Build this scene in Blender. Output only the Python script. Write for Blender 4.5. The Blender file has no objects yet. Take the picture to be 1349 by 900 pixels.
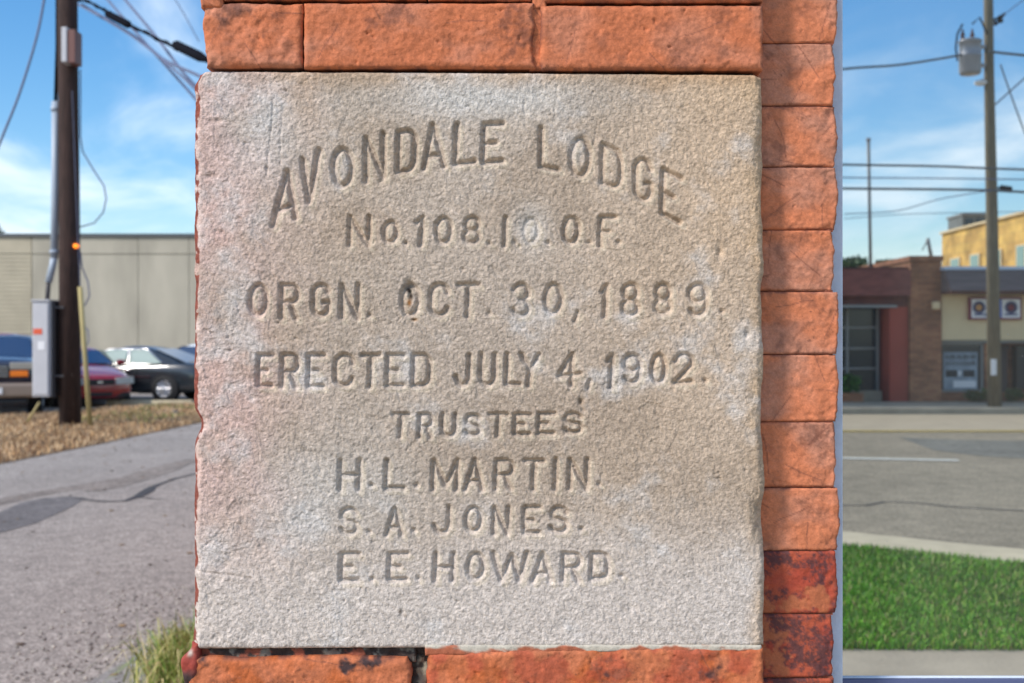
import bpy, math, random
import numpy as np
from mathutils import Vector, Matrix
R = math.radians
random.seed(7)
sc = bpy.context.scene
COL = sc.collection

# ------------------------------------------------------------------ camera
CAMH, CD, F = 1.5, 1.3, 1500.0          # eye height, distance to stone, focal length in photo pixels
cam = bpy.data.cameras.new('camera')
camo = bpy.data.objects.new('camera', cam); COL.objects.link(camo)
cam.sensor_width = 36; cam.lens = F / 1349 * 36
cam.clip_start = 0.05; cam.clip_end = 3000
camo.location = (0, -CD, CAMH); camo.rotation_euler = (R(90), 0, 0)
cam.dof.use_dof = True; cam.dof.focus_distance = CD + 0.01; cam.dof.aperture_fstop = 8.5
sc.camera = camo

# ------------------------------------------------------------------ world, sun, exposure
SUN_DIR = Vector((-0.62, -0.45, 0.62)).normalized()      # towards the sun
elev = math.asin(SUN_DIR.z); azim = math.atan2(SUN_DIR.x, SUN_DIR.y)
w = bpy.data.worlds.new('World'); sc.world = w; w.use_nodes = True
nt = w.node_tree; N = nt.nodes; Lk = nt.links
N.clear()
wo = N.new('ShaderNodeOutputWorld'); bg = N.new('ShaderNodeBackground'); bg.inputs[1].default_value = 0.13
sky = N.new('ShaderNodeTexSky'); sky.sky_type = 'NISHITA'; sky.sun_disc = False
sky.sun_elevation = elev; sky.sun_rotation = azim; sky.air_density = 1.0; sky.dust_density = 0.6; sky.ozone_density = 2.5
geo = N.new('ShaderNodeTexCoord')
sep = N.new('ShaderNodeSeparateXYZ'); Lk.new(geo.outputs['Generated'], sep.inputs[0])
mz = N.new('ShaderNodeMath'); mz.operation = 'MAXIMUM'; mz.inputs[1].default_value = 0.0; Lk.new(sep.outputs[2], mz.inputs[0])
az_ = N.new('ShaderNodeMath'); az_.operation = 'ADD'; az_.inputs[1].default_value = 0.22; Lk.new(mz.outputs[0], az_.inputs[0])
dv = N.new('ShaderNodeVectorMath'); dv.operation = 'DIVIDE'
cmb = N.new('ShaderNodeCombineXYZ')
for i in range(3): Lk.new(az_.outputs[0], cmb.inputs[i])
Lk.new(geo.outputs['Generated'], dv.inputs[0]); Lk.new(cmb.outputs[0], dv.inputs[1])
mp = N.new('ShaderNodeMapping'); mp.inputs['Scale'].default_value = (0.9, 0.62, 0.5); mp.inputs['Rotation'].default_value = (0, 0, 0.5)
mp.inputs['Location'].default_value = (1.3, 0.4, 0)
Lk.new(dv.outputs[0], mp.inputs[0])
n1 = N.new('ShaderNodeTexNoise'); n1.inputs['Scale'].default_value = 2.4; n1.inputs['Detail'].default_value = 6
n1.inputs['Roughness'].default_value = 0.55; n1.inputs['Distortion'].default_value = 0.5
Lk.new(mp.outputs[0], n1.inputs['Vector'])
cr = N.new('ShaderNodeMapRange'); cr.interpolation_type = 'SMOOTHSTEP'
cr.inputs[1].default_value = 0.39; cr.inputs[2].default_value = 0.72; cr.inputs[3].default_value = 0.0; cr.inputs[4].default_value = 0.85
Lk.new(n1.outputs[0], cr.inputs[0])
mx = N.new('ShaderNodeMixRGB'); mx.inputs[2].default_value = (5.9, 6.6, 7.3, 1)
Lk.new(cr.outputs[0], mx.inputs[0]); Lk.new(sky.outputs[0], mx.inputs[1])
hs = N.new('ShaderNodeHueSaturation'); hs.inputs['Saturation'].default_value = 1.34; Lk.new(sky.outputs[0], hs.inputs['Color']); Lk.new(hs.outputs[0], mx.inputs[1]); Lk.new(mx.outputs[0], bg.inputs[0]); Lk.new(bg.outputs[0], wo.inputs[0])

sl = bpy.data.lights.new('sun', 'SUN'); sl.energy = 2.6; sl.angle = R(9); sl.color = (1, 0.94, 0.86)
so = bpy.data.objects.new('sun', sl); COL.objects.link(so)
so.rotation_euler = (-SUN_DIR).to_track_quat('-Z', 'Y').to_euler(); so.location = (-5, -5, 12)
sc.view_settings.view_transform = 'Standard'; sc.view_settings.look = 'None'
sc.view_settings.exposure = 0.52; sc.view_settings.gamma = 1.0
sc.cycles.max_bounces = 6

# ------------------------------------------------------------------ materials
def mat(name, col, rough=0.8, var=0.0, scale=5.0, bump=0.0, bscale=None, metal=0.0, attr=False, dark=None, coat=0.0, stretch=None, detail=6, spec=0.5, bdist=0.01):
    m = bpy.data.materials.new(name); m.use_nodes = True
    t = m.node_tree; n = t.nodes; l = t.links
    b = n['Principled BSDF']
    b.inputs['Roughness'].default_value = rough; b.inputs['Metallic'].default_value = metal
    b.inputs['Coat Weight'].default_value = coat; b.inputs['Specular IOR Level'].default_value = spec
    tc = n.new('ShaderNodeTexCoord'); vec = tc.outputs['Object']
    if stretch:
        mp = n.new('ShaderNodeMapping'); mp.inputs['Scale'].default_value = stretch; l.new(vec, mp.inputs[0]); vec = mp.outputs[0]
    if attr:
        a = n.new('ShaderNodeAttribute'); a.attribute_name = 'tint'; src = a.outputs['Color']
    else:
        rgb = n.new('ShaderNodeRGB'); rgb.outputs[0].default_value = (*col, 1); src = rgb.outputs[0]
    nz = n.new('ShaderNodeTexNoise'); nz.inputs['Scale'].default_value = scale; nz.inputs['Detail'].default_value = detail
    l.new(vec, nz.inputs['Vector'])
    if var or dark:
        mr = n.new('ShaderNodeMapRange'); mr.inputs[1].default_value = 0.3; mr.inputs[2].default_value = 0.7
        l.new(nz.outputs[0], mr.inputs[0])
        mxx = n.new('ShaderNodeMixRGB')
        if dark:
            mxx.inputs[2].default_value = (*dark, 1); l.new(src, mxx.inputs[1]); l.new(mr.outputs[0], mxx.inputs[0])
        else:
            mr.inputs[3].default_value = 1 - var; mr.inputs[4].default_value = 1 + var
            mxx.blend_type = 'MULTIPLY'; mxx.inputs[0].default_value = 1
            l.new(src, mxx.inputs[1]); l.new(mr.outputs[0], mxx.inputs[2])
        src = mxx.outputs[0]
    l.new(src, b.inputs['Base Color'])
    if bump:
        nb = n.new('ShaderNodeTexNoise'); nb.inputs['Scale'].default_value = bscale or scale * 4; nb.inputs['Detail'].default_value = 4
        l.new(vec, nb.inputs['Vector'])
        bp = n.new('ShaderNodeBump'); bp.inputs['Strength'].default_value = bump; bp.inputs['Distance'].default_value = bdist
        l.new(nb.outputs[0], bp.inputs['Height']); l.new(bp.outputs[0], b.inputs['Normal'])
    return m

def brick_mat(name, c1, c2, mortar, bw=0.21, bh=0.068, horizontal_axis='X'):
    m = bpy.data.materials.new(name); m.use_nodes = True
    t = m.node_tree; n = t.nodes; l = t.links; b = n['Principled BSDF']; b.inputs['Roughness'].default_value = 0.9
    tc = n.new('ShaderNodeTexCoord'); s = n.new('ShaderNodeSeparateXYZ'); l.new(tc.outputs['Object'], s.inputs[0])
    c = n.new('ShaderNodeCombineXYZ'); l.new(s.outputs[horizontal_axis], c.inputs[0]); l.new(s.outputs['Z'], c.inputs[1])
    bt = n.new('ShaderNodeTexBrick'); bt.inputs['Scale'].default_value = 1
    bt.inputs['Brick Width'].default_value = bw; bt.inputs['Row Height'].default_value = bh
    bt.inputs['Mortar Size'].default_value = 0.006; bt.inputs['Color1'].default_value = (*c1, 1)
    bt.inputs['Color2'].default_value = (*c2, 1); bt.inputs['Mortar'].default_value = (*mortar, 1)
    l.new(c.outputs[0], bt.inputs['Vector'])
    nz = n.new('ShaderNodeTexNoise'); nz.inputs['Scale'].default_value = 1.6; nz.inputs['Detail'].default_value = 5
    l.new(tc.outputs['Object'], nz.inputs['Vector'])
    mr = n.new('ShaderNodeMapRange'); mr.inputs[1].default_value = .3; mr.inputs[2].default_value = .7; mr.inputs[3].default_value = .65; mr.inputs[4].default_value = 1.3
    l.new(nz.outputs[0], mr.inputs[0])
    mu = n.new('ShaderNodeMixRGB'); mu.blend_type = 'MULTIPLY'; mu.inputs[0].default_value = 1
    l.new(bt.outputs[0], mu.inputs[1]); l.new(mr.outputs[0], mu.inputs[2]); l.new(mu.outputs[0], b.inputs['Base Color'])
    bp = n.new('ShaderNodeBump'); bp.invert = True; bp.inputs['Distance'].default_value = 0.008; l.new(bt.outputs['Fac'], bp.inputs['Height']); l.new(bp.outputs[0], b.inputs['Normal'])
    return m

M = {}
# weathered stone and painted brick take a per-vertex tint (stains, paint, soot) plus grain
def grain_mat(name, rough, cscale, var, bumps, spec=0.3, col=None):
    m = bpy.data.materials.new(name); m.use_nodes = True
    t = m.node_tree; n = t.nodes; l = t.links; b = n['Principled BSDF']
    b.inputs['Roughness'].default_value = rough; b.inputs['Specular IOR Level'].default_value = spec
    tc = n.new('ShaderNodeTexCoord')
    a = n.new('ShaderNodeAttribute'); a.attribute_name = 'tint'
    src = a.outputs['Color']
    if col:
        rgb = n.new('ShaderNodeRGB'); rgb.outputs[0].default_value = (*col, 1); src = rgb.outputs[0]
    for s, v in zip(cscale, var):
        nz = n.new('ShaderNodeTexNoise'); nz.inputs['Scale'].default_value = s; nz.inputs['Detail'].default_value = 3
        l.new(tc.outputs['Object'], nz.inputs['Vector'])
        mr = n.new('ShaderNodeMapRange'); mr.inputs[1].default_value = .3; mr.inputs[2].default_value = .7
        mr.inputs[3].default_value = 1 - v; mr.inputs[4].default_value = 1 + v
        l.new(nz.outputs[0], mr.inputs[0])
        mu = n.new('ShaderNodeMixRGB'); mu.blend_type = 'MULTIPLY'; mu.inputs[0].default_value = 1
        l.new(src, mu.inputs[1]); l.new(mr.outputs[0], mu.inputs[2]); src = mu.outputs[0]
    l.new(src, b.inputs['Base Color'])
    prev = None
    for s, st, d in bumps:
        nz = n.new('ShaderNodeTexNoise'); nz.inputs['Scale'].default_value = s; nz.inputs['Detail'].default_value = 2
        l.new(tc.outputs['Object'], nz.inputs['Vector'])
        bp = n.new('ShaderNodeBump'); bp.inputs['Strength'].default_value = st; bp.inputs['Distance'].default_value = d
        l.new(nz.outputs[0], bp.inputs['Height'])
        if prev: l.new(prev, bp.inputs['Normal'])
        prev = bp.outputs[0]
    l.new(prev, b.inputs['Normal'])
    return m
M['stone'] = grain_mat('weathered_limestone', 0.95, (700, 260), (0.16, 0.10), ((420, 0.9, 0.0012), (900, 0.6, 0.0006)))
M['brick'] = grain_mat('painted_brick', 0.8, (500, 90), (0.10, 0.10), ((330, 0.6, 0.0010), (900, 0.4, 0.0004)), 0.35)
M['asphalt'] = grain_mat('aged_asphalt', .95, (.9, 9, 45, 120), (.10, .16, .42, .42), ((60, .8, .01), (140, .6, .005)), .2, (.325, .287, .258))
M['street'] = grain_mat('street_asphalt', .95, (.7, 5, 30), (.10, .16, .34), ((60, .8, .01), (140, .6, .005)), .2, (.295, .25, .18))
M['mortar'] = mat('dark_mortar', (0.05, 0.032, 0.026), 0.95, 0.4, 60, 0.6, 200)
M['side_wall'] = brick_mat('side_wall_brick', (0.40, 0.12, 0.06), (0.34, 0.10, 0.05), (0.2, 0.07, 0.045))
M['side_wall_y'] = brick_mat('side_wall_brick_deep', (0.40, 0.12, 0.06), (0.34, 0.10, 0.05), (0.2, 0.07, 0.045), horizontal_axis='Y')
M['frame'] = mat('pale_blue_frame_paint', (0.60, 0.66, 0.78), 0.5, 0.10, 40, .15, 300)
M['sealant'] = mat('black_sealant', (0.02, 0.02, 0.022), 0.5)
M['street_far'] = mat('sunlit_asphalt', (0.42, 0.345, 0.235), 0.92, 0.1, 3)  # sunlight on the far lane put into a paler colour
M['patch'] = grain_mat('dark_asphalt_patch', .9, (1.4, 9, 45), (.15, .25, .35), ((60, .6, .01),), .2, (.16, .148, .145))
M['street_shade'] = grain_mat('shade_tinted_asphalt', .9, (1.4, 9, 45), (.15, .2, .25), ((60, .6, .01),), .2, (.19, .18, .15))  # shadow on the street put into a darker colour
M['crack'] = mat('tar_crack', (0.05, 0.045, 0.045), 0.8)
M['stain'] = grain_mat('road_stain', .95, (2, 9, 45, 120), (.2, .2, .4, .4), ((60, .8, .01),), .2, (.24, .205, .18))
M['concrete'] = mat('pavement_concrete', (0.42, 0.36, 0.27), 0.95, 0.16, 3, 0.4, 40, spec=.2)
M['kerb'] = mat('kerb_concrete', (0.55, 0.47, 0.32), 0.9, 0.13, 5, 0.3, 40)
M['soil'] = mat('dry_soil', (0.26, 0.17, 0.09), 0.95, 0.3, 6, 0.6, 30)
M['turf'] = mat('turf_soil', (0.10, 0.12, 0.04), 0.95, 0.3, 6, 0.6, 30)
M['ground'] = mat('ground_earth', (0.20, 0.18, 0.13), 0.95, 0.3, 0.4)
M['straw'] = mat('dry_straw', (0.42, 0.27, 0.11), 0.8, attr=True)
M['blade'] = mat('grass_blade', (0.1, 0.2, 0.04), 0.6, attr=True)
M['leaf'] = mat('leaf', (0.07, 0.16, 0.03), 0.5, attr=True)
M['wall_panel'] = mat('precast_concrete', (0.41, 0.372, 0.295), 0.9, 0.18, 0.9, 0.2, 8, stretch=(1, 1, 0.35))
M['wall_block'] = mat('split_face_block', (0.45, 0.395, 0.29), 0.9, 0.12, 1.2)
M['coping'] = mat('dark_metal_coping', (0.09, 0.10, 0.11), 0.5)
M['pole'] = mat('creosote_pole_wood', (0.042, 0.022, 0.018), 0.9, 0.45, 5, 0.5, 20, stretch=(9, 9, 0.7))
M['pole_pale'] = mat('grey_pole_wood', (0.17, 0.14, 0.09), 0.85, 0.3, 5, 0.5, 20, stretch=(9, 9, 0.7))
M['conduit'] = mat('pale_conduit', (0.36, 0.42, 0.50), 0.45, 0.05, 4)
M['cabinet'] = mat('grey_enamel', (0.52, 0.52, 0.55), 0.45, 0.05, 3)
M['cabinet_dark'] = mat('dark_cabinet', (0.06, 0.055, 0.06), 0.6)
M['brown_box'] = mat('brown_box', (0.16, 0.07, 0.06), 0.6)
M['black'] = mat('black_cable', (0.008, 0.008, 0.012), 0.95, spec=.05)
M['wire'] = mat('weathered_wire', (0.13, 0.15, 0.24), 0.6)
M['red_label'] = mat('red_label', (0.75, 0.12, 0.05), 0.5)
M['white_label'] = mat('white_label', (0.8, 0.8, 0.82), 0.5)
M['yellow_guard'] = mat('yellow_guard', (0.42, 0.34, 0.15), 0.7)
M['galv'] = mat('galvanised_metal', (0.32, 0.33, 0.36), 0.45, 0.1, 3, metal=0.3)
M['steel'] = mat('steel', (0.6, 0.6, 0.62), 0.25, metal=1.0)
M['tyre'] = mat('tyre_rubber', (0.02, 0.02, 0.02), 0.8)
M['rim'] = mat('alloy_rim', (0.62, 0.63, 0.66), 0.3, metal=0.7)
M['car_black'] = mat('dark_blue_car_paint', (0.022, 0.027, 0.032), 0.25, coat=1.0)
M['car_red'] = mat('red_car_paint', (0.27, 0.006, 0.016), 0.25, coat=1.0)
M['car_suv'] = mat('navy_car_paint', (0.012, 0.02, 0.05), 0.25, coat=1.0)
M['car_tan'] = mat('tan_lower_paint', (0.26, 0.20, 0.16), 0.35, coat=0.5)
M['car_white'] = mat('white_car_paint', (0.78, 0.8, 0.8), 0.25, coat=1.0)
M['car_glass'] = mat('car_glass', (0.27, 0.36, 0.34), 0.4, spec=.12)
M['car_glass_blue'] = mat('dark_car_glass', (0.02, 0.05, 0.12), 0.05, spec=1.0)
M['lamp_glass'] = mat('clear_lamp_glass', (0.36, 0.34, 0.30), 0.12, spec=0.8)
M['amber'] = mat('amber_lens', (0.9, 0.22, 0.02), 0.2)
M['plastic'] = mat('black_plastic', (0.012, 0.012, 0.014), 0.5)
M['paint_white'] = mat('road_paint_white', (0.62, 0.60, 0.52), 0.7, 0.15, 10)
M['paint_yellow'] = mat('road_paint_yellow', (0.55, 0.40, 0.10), 0.7, 0.15, 10)
M['brick_dark'] = brick_mat('dark_red_brick', (0.20, 0.065, 0.045), (0.14, 0.05, 0.04), (0.10, 0.06, 0.05))
M['brick_brown'] = brick_mat('brown_brick', (0.42, 0.19, 0.09), (0.28, 0.11, 0.055), (0.20, 0.13, 0.09))
M['brick_yellow'] = brick_mat('yellow_brick', (0.80, 0.50, 0.13), (0.62, 0.36, 0.10), (0.45, 0.33, 0.15), 0.6, 0.3, horizontal_axis='Y')
M['red_wall'] = mat('red_painted_wall', (0.34, 0.06, 0.035), 0.7, 0.1, 2)
M['stucco'] = mat('beige_stucco', (0.80, 0.63, 0.38), 0.9, 0.06, 2)
M['shingle'] = mat('grey_mauve_shingle', (0.15, 0.115, 0.11), 0.85, 0.25, 4, 0.4, 10, stretch=(0.4, 0.4, 6))
M['shingle_red'] = mat('dark_red_shingle', (0.22, 0.075, 0.06), 0.85, 0.3, 3, 0.4, 10, stretch=(1, 1, 3))
M['flash'] = mat('pale_flashing', (0.55, 0.65, 0.80), 0.5)
M['dark_glass'] = mat('dark_shop_glass', (0.02, 0.028, 0.034), 0.1)
M['mullion'] = mat('grey_mullion', (0.26, 0.26, 0.25), 0.5)
M['door'] = mat('dark_brown_door', (0.055, 0.032, 0.028), 0.5)
M['sign_red'] = mat('maroon_sign_frame', (0.22, 0.02, 0.05), 0.5)
M['sign_white'] = mat('white_sign', (0.88, 0.88, 0.90), 0.5)
M['sign_blue'] = mat('blue_sign_panel', (0.08, 0.22, 0.75), 0.5)
M['sign_navy'] = mat('navy_sign_emblem', (0.10, 0.10, 0.22), 0.5)
M['sign_orange'] = mat('orange_emblem', (0.6, 0.3, 0.1), 0.5)
M['poster_grey'] = mat('window_poster', (0.30, 0.36, 0.42), 0.6, 0.2, 8)
M['poster_ink'] = mat('poster_lettering', (0.02, 0.025, 0.03), 0.6)
M['hvac'] = mat('rooftop_metal', (0.17, 0.18, 0.17), 0.6, 0.2, 3)
m = bpy.data.materials.new('orange_lamp'); m.use_nodes = True
pb = m.node_tree.nodes['Principled BSDF']; pb.inputs['Base Color'].default_value = (0.9, 0.25, 0.02, 1)
pb.inputs['Emission Color'].default_value = (1, 0.22, 0.01, 1); pb.inputs['Emission Strength'].default_value = 1.2; M['lamp'] = m
# shop window glass: reflective coated pane over a dark room, with dust specks
m = bpy.data.materials.new('reflective_window_glass'); m.use_nodes = True
t = m.node_tree; n = t.nodes; l = t.links; n.clear()
out = n.new('ShaderNodeOutputMaterial'); gl = n.new('ShaderNodeBsdfGlossy'); gl.inputs['Roughness'].default_value = 0.0
gl.inputs['Color'].default_value = (0.80, 0.815, 0.80, 1)
df = n.new('ShaderNodeBsdfDiffuse'); df.inputs['Color'].default_value = (0.5, 0.52, 0.52, 1)
tc = n.new('ShaderNodeTexCoord'); nz = n.new('ShaderNodeTexVoronoi'); nz.inputs['Scale'].default_value = 60
l.new(tc.outputs['Object'], nz.inputs['Vector'])
nr = n.new('ShaderNodeTexNoise'); nr.inputs['Scale'].default_value = 7; l.new(tc.outputs['Object'], nr.inputs['Vector'])
m1 = n.new('ShaderNodeMapRange'); m1.inputs[1].default_value = 0.04; m1.inputs[2].default_value = 0.025; m1.inputs[3].default_value = 0.0; m1.inputs[4].default_value = 0.5
l.new(nz.outputs['Distance'], m1.inputs[0])
m2 = n.new('ShaderNodeMapRange'); m2.inputs[1].default_value = 0.52; m2.inputs[2].default_value = 0.6; l.new(nr.outputs[0], m2.inputs[0])
mm = n.new('ShaderNodeMath'); mm.operation = 'MULTIPLY'; l.new(m1.outputs[0], mm.inputs[0]); l.new(m2.outputs[0], mm.inputs[1])
ma = n.new('ShaderNodeMath'); ma.operation = 'ADD'; ma.inputs[1].default_value = 0.05; l.new(mm.outputs[0], ma.inputs[0])
ms = n.new('ShaderNodeMixShader'); l.new(ma.outputs[0], ms.inputs[0]); l.new(gl.outputs[0], ms.inputs[1]); l.new(df.outputs[0], ms.inputs[2])
l.new(ms.outputs[0], out.inputs[0]); M['pane'] = m

# ------------------------------------------------------------------ helpers
class MB:
    """collects geometry, build() links it as ONE mesh object"""
    def __init__(s): s.v = []; s.f = []
    def add(s, vs, fs):
        o = len(s.v); s.v += [tuple(p) for p in vs]; s.f += [tuple(i + o for i in q) for q in fs]; return s
    def box(s, x0, x1, y0, y1, z0, z1):
        return s.add([(x, y, z) for z in (z0, z1) for y in (y0, y1) for x in (x0, x1)],
                     [(0, 2, 3, 1), (4, 5, 7, 6), (0, 1, 5, 4), (2, 6, 7, 3), (0, 4, 6, 2), (1, 3, 7, 5)])
    def hexa(s, p):
        return s.add(p, [(0, 1, 2, 3), (7, 6, 5, 4), (0, 4, 5, 1), (1, 5, 6, 2), (2, 6, 7, 3), (3, 7, 4, 0)])
    def quad(s, a, b, c, d): return s.add([a, b, c, d], [(0, 1, 2, 3)])
    def tube(s, pts, r, n=8, cap=True):
        pts = [Vector(p) for p in pts]; rs = r if isinstance(r, (list, tuple)) else [r] * len(pts)
        vs = []; up = None
        for i, p in enumerate(pts):
            a = pts[max(i - 1, 0)]; b = pts[min(i + 1, len(pts) - 1)]
            t = (b - a).normalized()
            if up is None:
                up = Vector((0, 0, 1)) if abs(t.z) < 0.9 else Vector((0, 1, 0))
            e1 = t.cross(up).normalized(); e2 = e1.cross(t).normalized(); up = e2
            for k in range(n):
                an = 2 * math.pi * k / n
                vs.append(p + (e1 * math.cos(an) + e2 * math.sin(an)) * rs[i])
        fs = [(i * n + k, i * n + (k + 1) % n, (i + 1) * n + (k + 1) % n, (i + 1) * n + k) for i in range(len(pts) - 1) for k in range(n)]
        if cap: fs += [tuple(range(n))[::-1], tuple(range((len(pts) - 1) * n, len(pts) * n))]
        return s.add(vs, fs)
    def lathe(s, prof, c=(0, 0, 0), axis='Z', n=24):
        vs = []
        for (r, h) in prof:
            for k in range(n):
                a = 2 * math.pi * k / n; x, y = r * math.cos(a), r * math.sin(a)
                v = (x, y, h) if axis == 'Z' else ((x, h, y) if axis == 'Y' else (h, x, y))
                vs.append((v[0] + c[0], v[1] + c[1], v[2] + c[2]))
        fs = [(i * n + k, i * n + (k + 1) % n, (i + 1) * n + (k + 1) % n, (i + 1) * n + k) for i in range(len(prof) - 1) for k in range(n)]
        if prof[0][0] > 1e-6: fs.append(tuple(range(n)))
        if prof[-1][0] > 1e-6: fs.append(tuple(range((len(prof) - 1) * n, len(prof) * n)))
        return s.add(vs, fs)
    def build(s, name, m, parent=None, smooth=False, bevel=0.0, sub=0):
        me = bpy.data.meshes.new(name); me.from_pydata(s.v, [], s.f); me.update()
        import bmesh
        b = bmesh.new(); b.from_mesh(me); bmesh.ops.recalc_face_normals(b, faces=b.faces); b.to_mesh(me); b.free()
        me.materials.append(m)
        if smooth:
            me.polygons.foreach_set('use_smooth', [True] * len(me.polygons))
        o = bpy.data.objects.new(name, me); COL.objects.link(o)
        if parent: o.parent = parent
        if bevel:
            md = o.modifiers.new('bevel', 'BEVEL'); md.width = bevel; md.segments = 2; md.limit_method = 'ANGLE'
        if sub:
            md = o.modifiers.new('sub', 'SUBSURF'); md.levels = sub; md.render_levels = sub
        return o
def tag(o, label=None, cat=None, group=None, kind=None):
    if label: o['label'] = label
    if cat: o['category'] = cat
    if group: o['group'] = group
    if kind: o['kind'] = kind
    return o
def empty(name, loc=(0, 0, 0), rz=0, **k):
    o = bpy.data.objects.new(name, None); COL.objects.link(o); o.location = loc; o.rotation_euler = (0, 0, rz)
    o.empty_display_size = 0.2
    return tag(o, **k)
def copy_tree(o, parent=None):
    c = o.copy(); COL.objects.link(c)
    if parent: c.parent = parent
    for ch in o.children: copy_tree(ch, c)
    return c
def np_mesh(name, V, Fq, m, tint=None, parent=None, smooth=True):
    me = bpy.data.meshes.new(name); V = np.ascontiguousarray(V, np.float32); k = Fq.shape[1]
    me.vertices.add(len(V)); me.vertices.foreach_set('co', V.ravel())
    me.loops.add(Fq.size); me.loops.foreach_set('vertex_index', Fq.astype(np.int32).ravel())
    me.polygons.add(len(Fq)); me.polygons.foreach_set('loop_start', np.arange(0, Fq.size, k, dtype=np.int32))
    me.polygons.foreach_set('loop_total', np.full(len(Fq), k, np.int32))
    me.update(calc_edges=True)
    me.polygons.foreach_set('use_smooth', np.full(len(Fq), smooth, bool))
    if tint is not None:
        a = me.attributes.new('tint', 'FLOAT_COLOR', 'POINT')
        c = np.ones((len(V), 4), np.float32); c[:, :3] = tint; a.data.foreach_set('color', c.ravel())
    me.materials.append(m)
    o = bpy.data.objects.new(name, me); COL.objects.link(o)
    if parent: o.parent = parent
    return o
def vn(x, y, seed=0):
    xi = np.floor(x).astype(np.int64); yi = np.floor(y).astype(np.int64); fx = x - xi; fy = y - yi
    fx = fx * fx * (3 - 2 * fx); fy = fy * fy * (3 - 2 * fy)
    def h(a, b):
        q = (a * 374761393 + b * 668265263 + seed * 1442695041) & 0xFFFFFFFF
        q = ((q ^ (q >> 13)) * 1274126177) & 0xFFFFFFFF
        q = q ^ (q >> 16)
        return (q & 0xFFFF) / 65535.0
    return (h(xi, yi) * (1 - fx) + h(xi + 1, yi) * fx) * (1 - fy) + (h(xi, yi + 1) * (1 - fx) + h(xi + 1, yi + 1) * fx) * fy
def fbm(x, y, wl, seed=0, oct=4, rough=0.5):
    s = 0; a = 1; t = 0
    for i in range(oct):
        c, sn = math.cos(i * 0.7 + 0.3), math.sin(i * 0.7 + 0.3)
        s = s + a * vn((x * c - y * sn) / wl + 31.7 * i, (x * sn + y * c) / wl + 17.3 * i, seed + i * 7); t += a; a *= rough; wl = wl * 0.5
    return s / t - 0.5
sst = lambda a, b, x: (lambda q: q * q * (3 - 2 * q))(np.clip((x - a) / (b - a), 0, 1))
def mixc(c, c2, f): return c * (1 - f[..., None]) + np.array(c2) * f[..., None]
K = CD / F                                   # metres per photo pixel in the plane of the stone
# point seen at (px,py) at distance D in front of the lens
def P(px, py, D): return ((px - 674.5) / F * D, D - CD, CAMH - (py - 450) / F * D)
PANE_Y = 0.10
# things across the street stand behind the camera and show in the shop window: D = length of the light's way
def RY(D): return 2 * PANE_Y - (D - CD)
def Q(px, py, D): x, y, z = P(px, py, D); return (x, RY(D), z)
def GD(py): return F * CAMH / (py - 450)     # distance of the ground seen at height py

def block(name, x0, x1, y0, y1, depth, back, parent, m, tintf, hf=None, r=6, res=1.6, jit=2.0, seed=1, jl=None, jr=None, jw=18, wob=None):
    """a masonry block given by its outline in photo pixels of its own front plane; front = height field"""
    s = (CD + depth) / CD * K
    nx = max(int((x1 - x0) / res), 4); ny = max(int((y1 - y0) / res), 4)
    u, v = np.meshgrid(np.linspace(0, 1, nx + 1), np.linspace(0, 1, ny + 1))
    yy = y0 + v * (y1 - y0); xx = x0 + u * (x1 - x0)
    L = x0 + (jit if jl is None else jl) * 2 * fbm(yy * 0 + 5.5, yy, jw, seed + 1); Rr = x1 + (jit if jr is None else jr) * 2 * fbm(yy * 0 + 9.5, yy, jw, seed + 2)
    T = y0 + jit * 1.1 * fbm(xx, xx * 0 + 3.3, 30, seed + 3); B = y1 + jit * 1.1 * fbm(xx, xx * 0 + 8.8, 30, seed + 4)
    if wob: L, Rr, T, B = wob(L, Rr, T, B, xx, yy)
    PX = L + u * (Rr - L); PY = T + v * (B - T)
    e = np.minimum(np.minimum(PX - L, Rr - PX), np.minimum(PY - T, B - PY))
    q = 1 - np.clip(e / r, 0, 1)
    H = -r * 0.8 * (1 - np.sqrt(np.maximum(1 - q * q, 0)))
    if hf is not None: H = H + hf(PX, PY, PX - L, Rr - PX, PY - T, B - PY)
    col = tintf(PX, PY, PX - L, Rr - PX, PY - T, B - PY)
    X = (PX - 674.5) * s; Z = CAMH - (PY - 450) * s; Y = depth - H * s
    V = np.stack([X, Y, Z], -1).reshape(-1, 3); C = col.reshape(-1, 3)
    W = nx + 1
    idx = np.arange(W * (ny + 1)).reshape(ny + 1, W)
    Fq = np.stack([idx[:-1, :-1], idx[1:, :-1], idx[1:, 1:], idx[:-1, 1:]], -1).reshape(-1, 4)
    ring = np.concatenate([idx[0, :], idx[1:, -1], idx[-1, -2::-1], idx[-2:0:-1, 0]])
    Vb = V[ring].copy(); Vb[:, 1] = back; base = len(V); n = len(ring)
    Vm = V[ring].copy()                                     # duplicated rim so that the side keeps its own normals
    V = np.concatenate([V, Vm, Vb]); C = np.concatenate([C, C[ring], C[ring]])
    i = np.arange(n); j = (i + 1) % n
    Fs = np.stack([base + j, base + i, base + n + i, base + n + j], -1)[:, ::-1]
    cx = V[:base].mean(0); cx[1] = back; V = np.concatenate([V, cx[None]]); C = np.concatenate([C, C[:1]])
    Fb = np.stack([base + n + i, base + n + j, np.full(n, len(V) - 1), np.full(n, len(V) - 1)], -1)
    o = np_mesh(name, V, np.concatenate([Fq, Fs]), m, C, parent)
    return o

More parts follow.
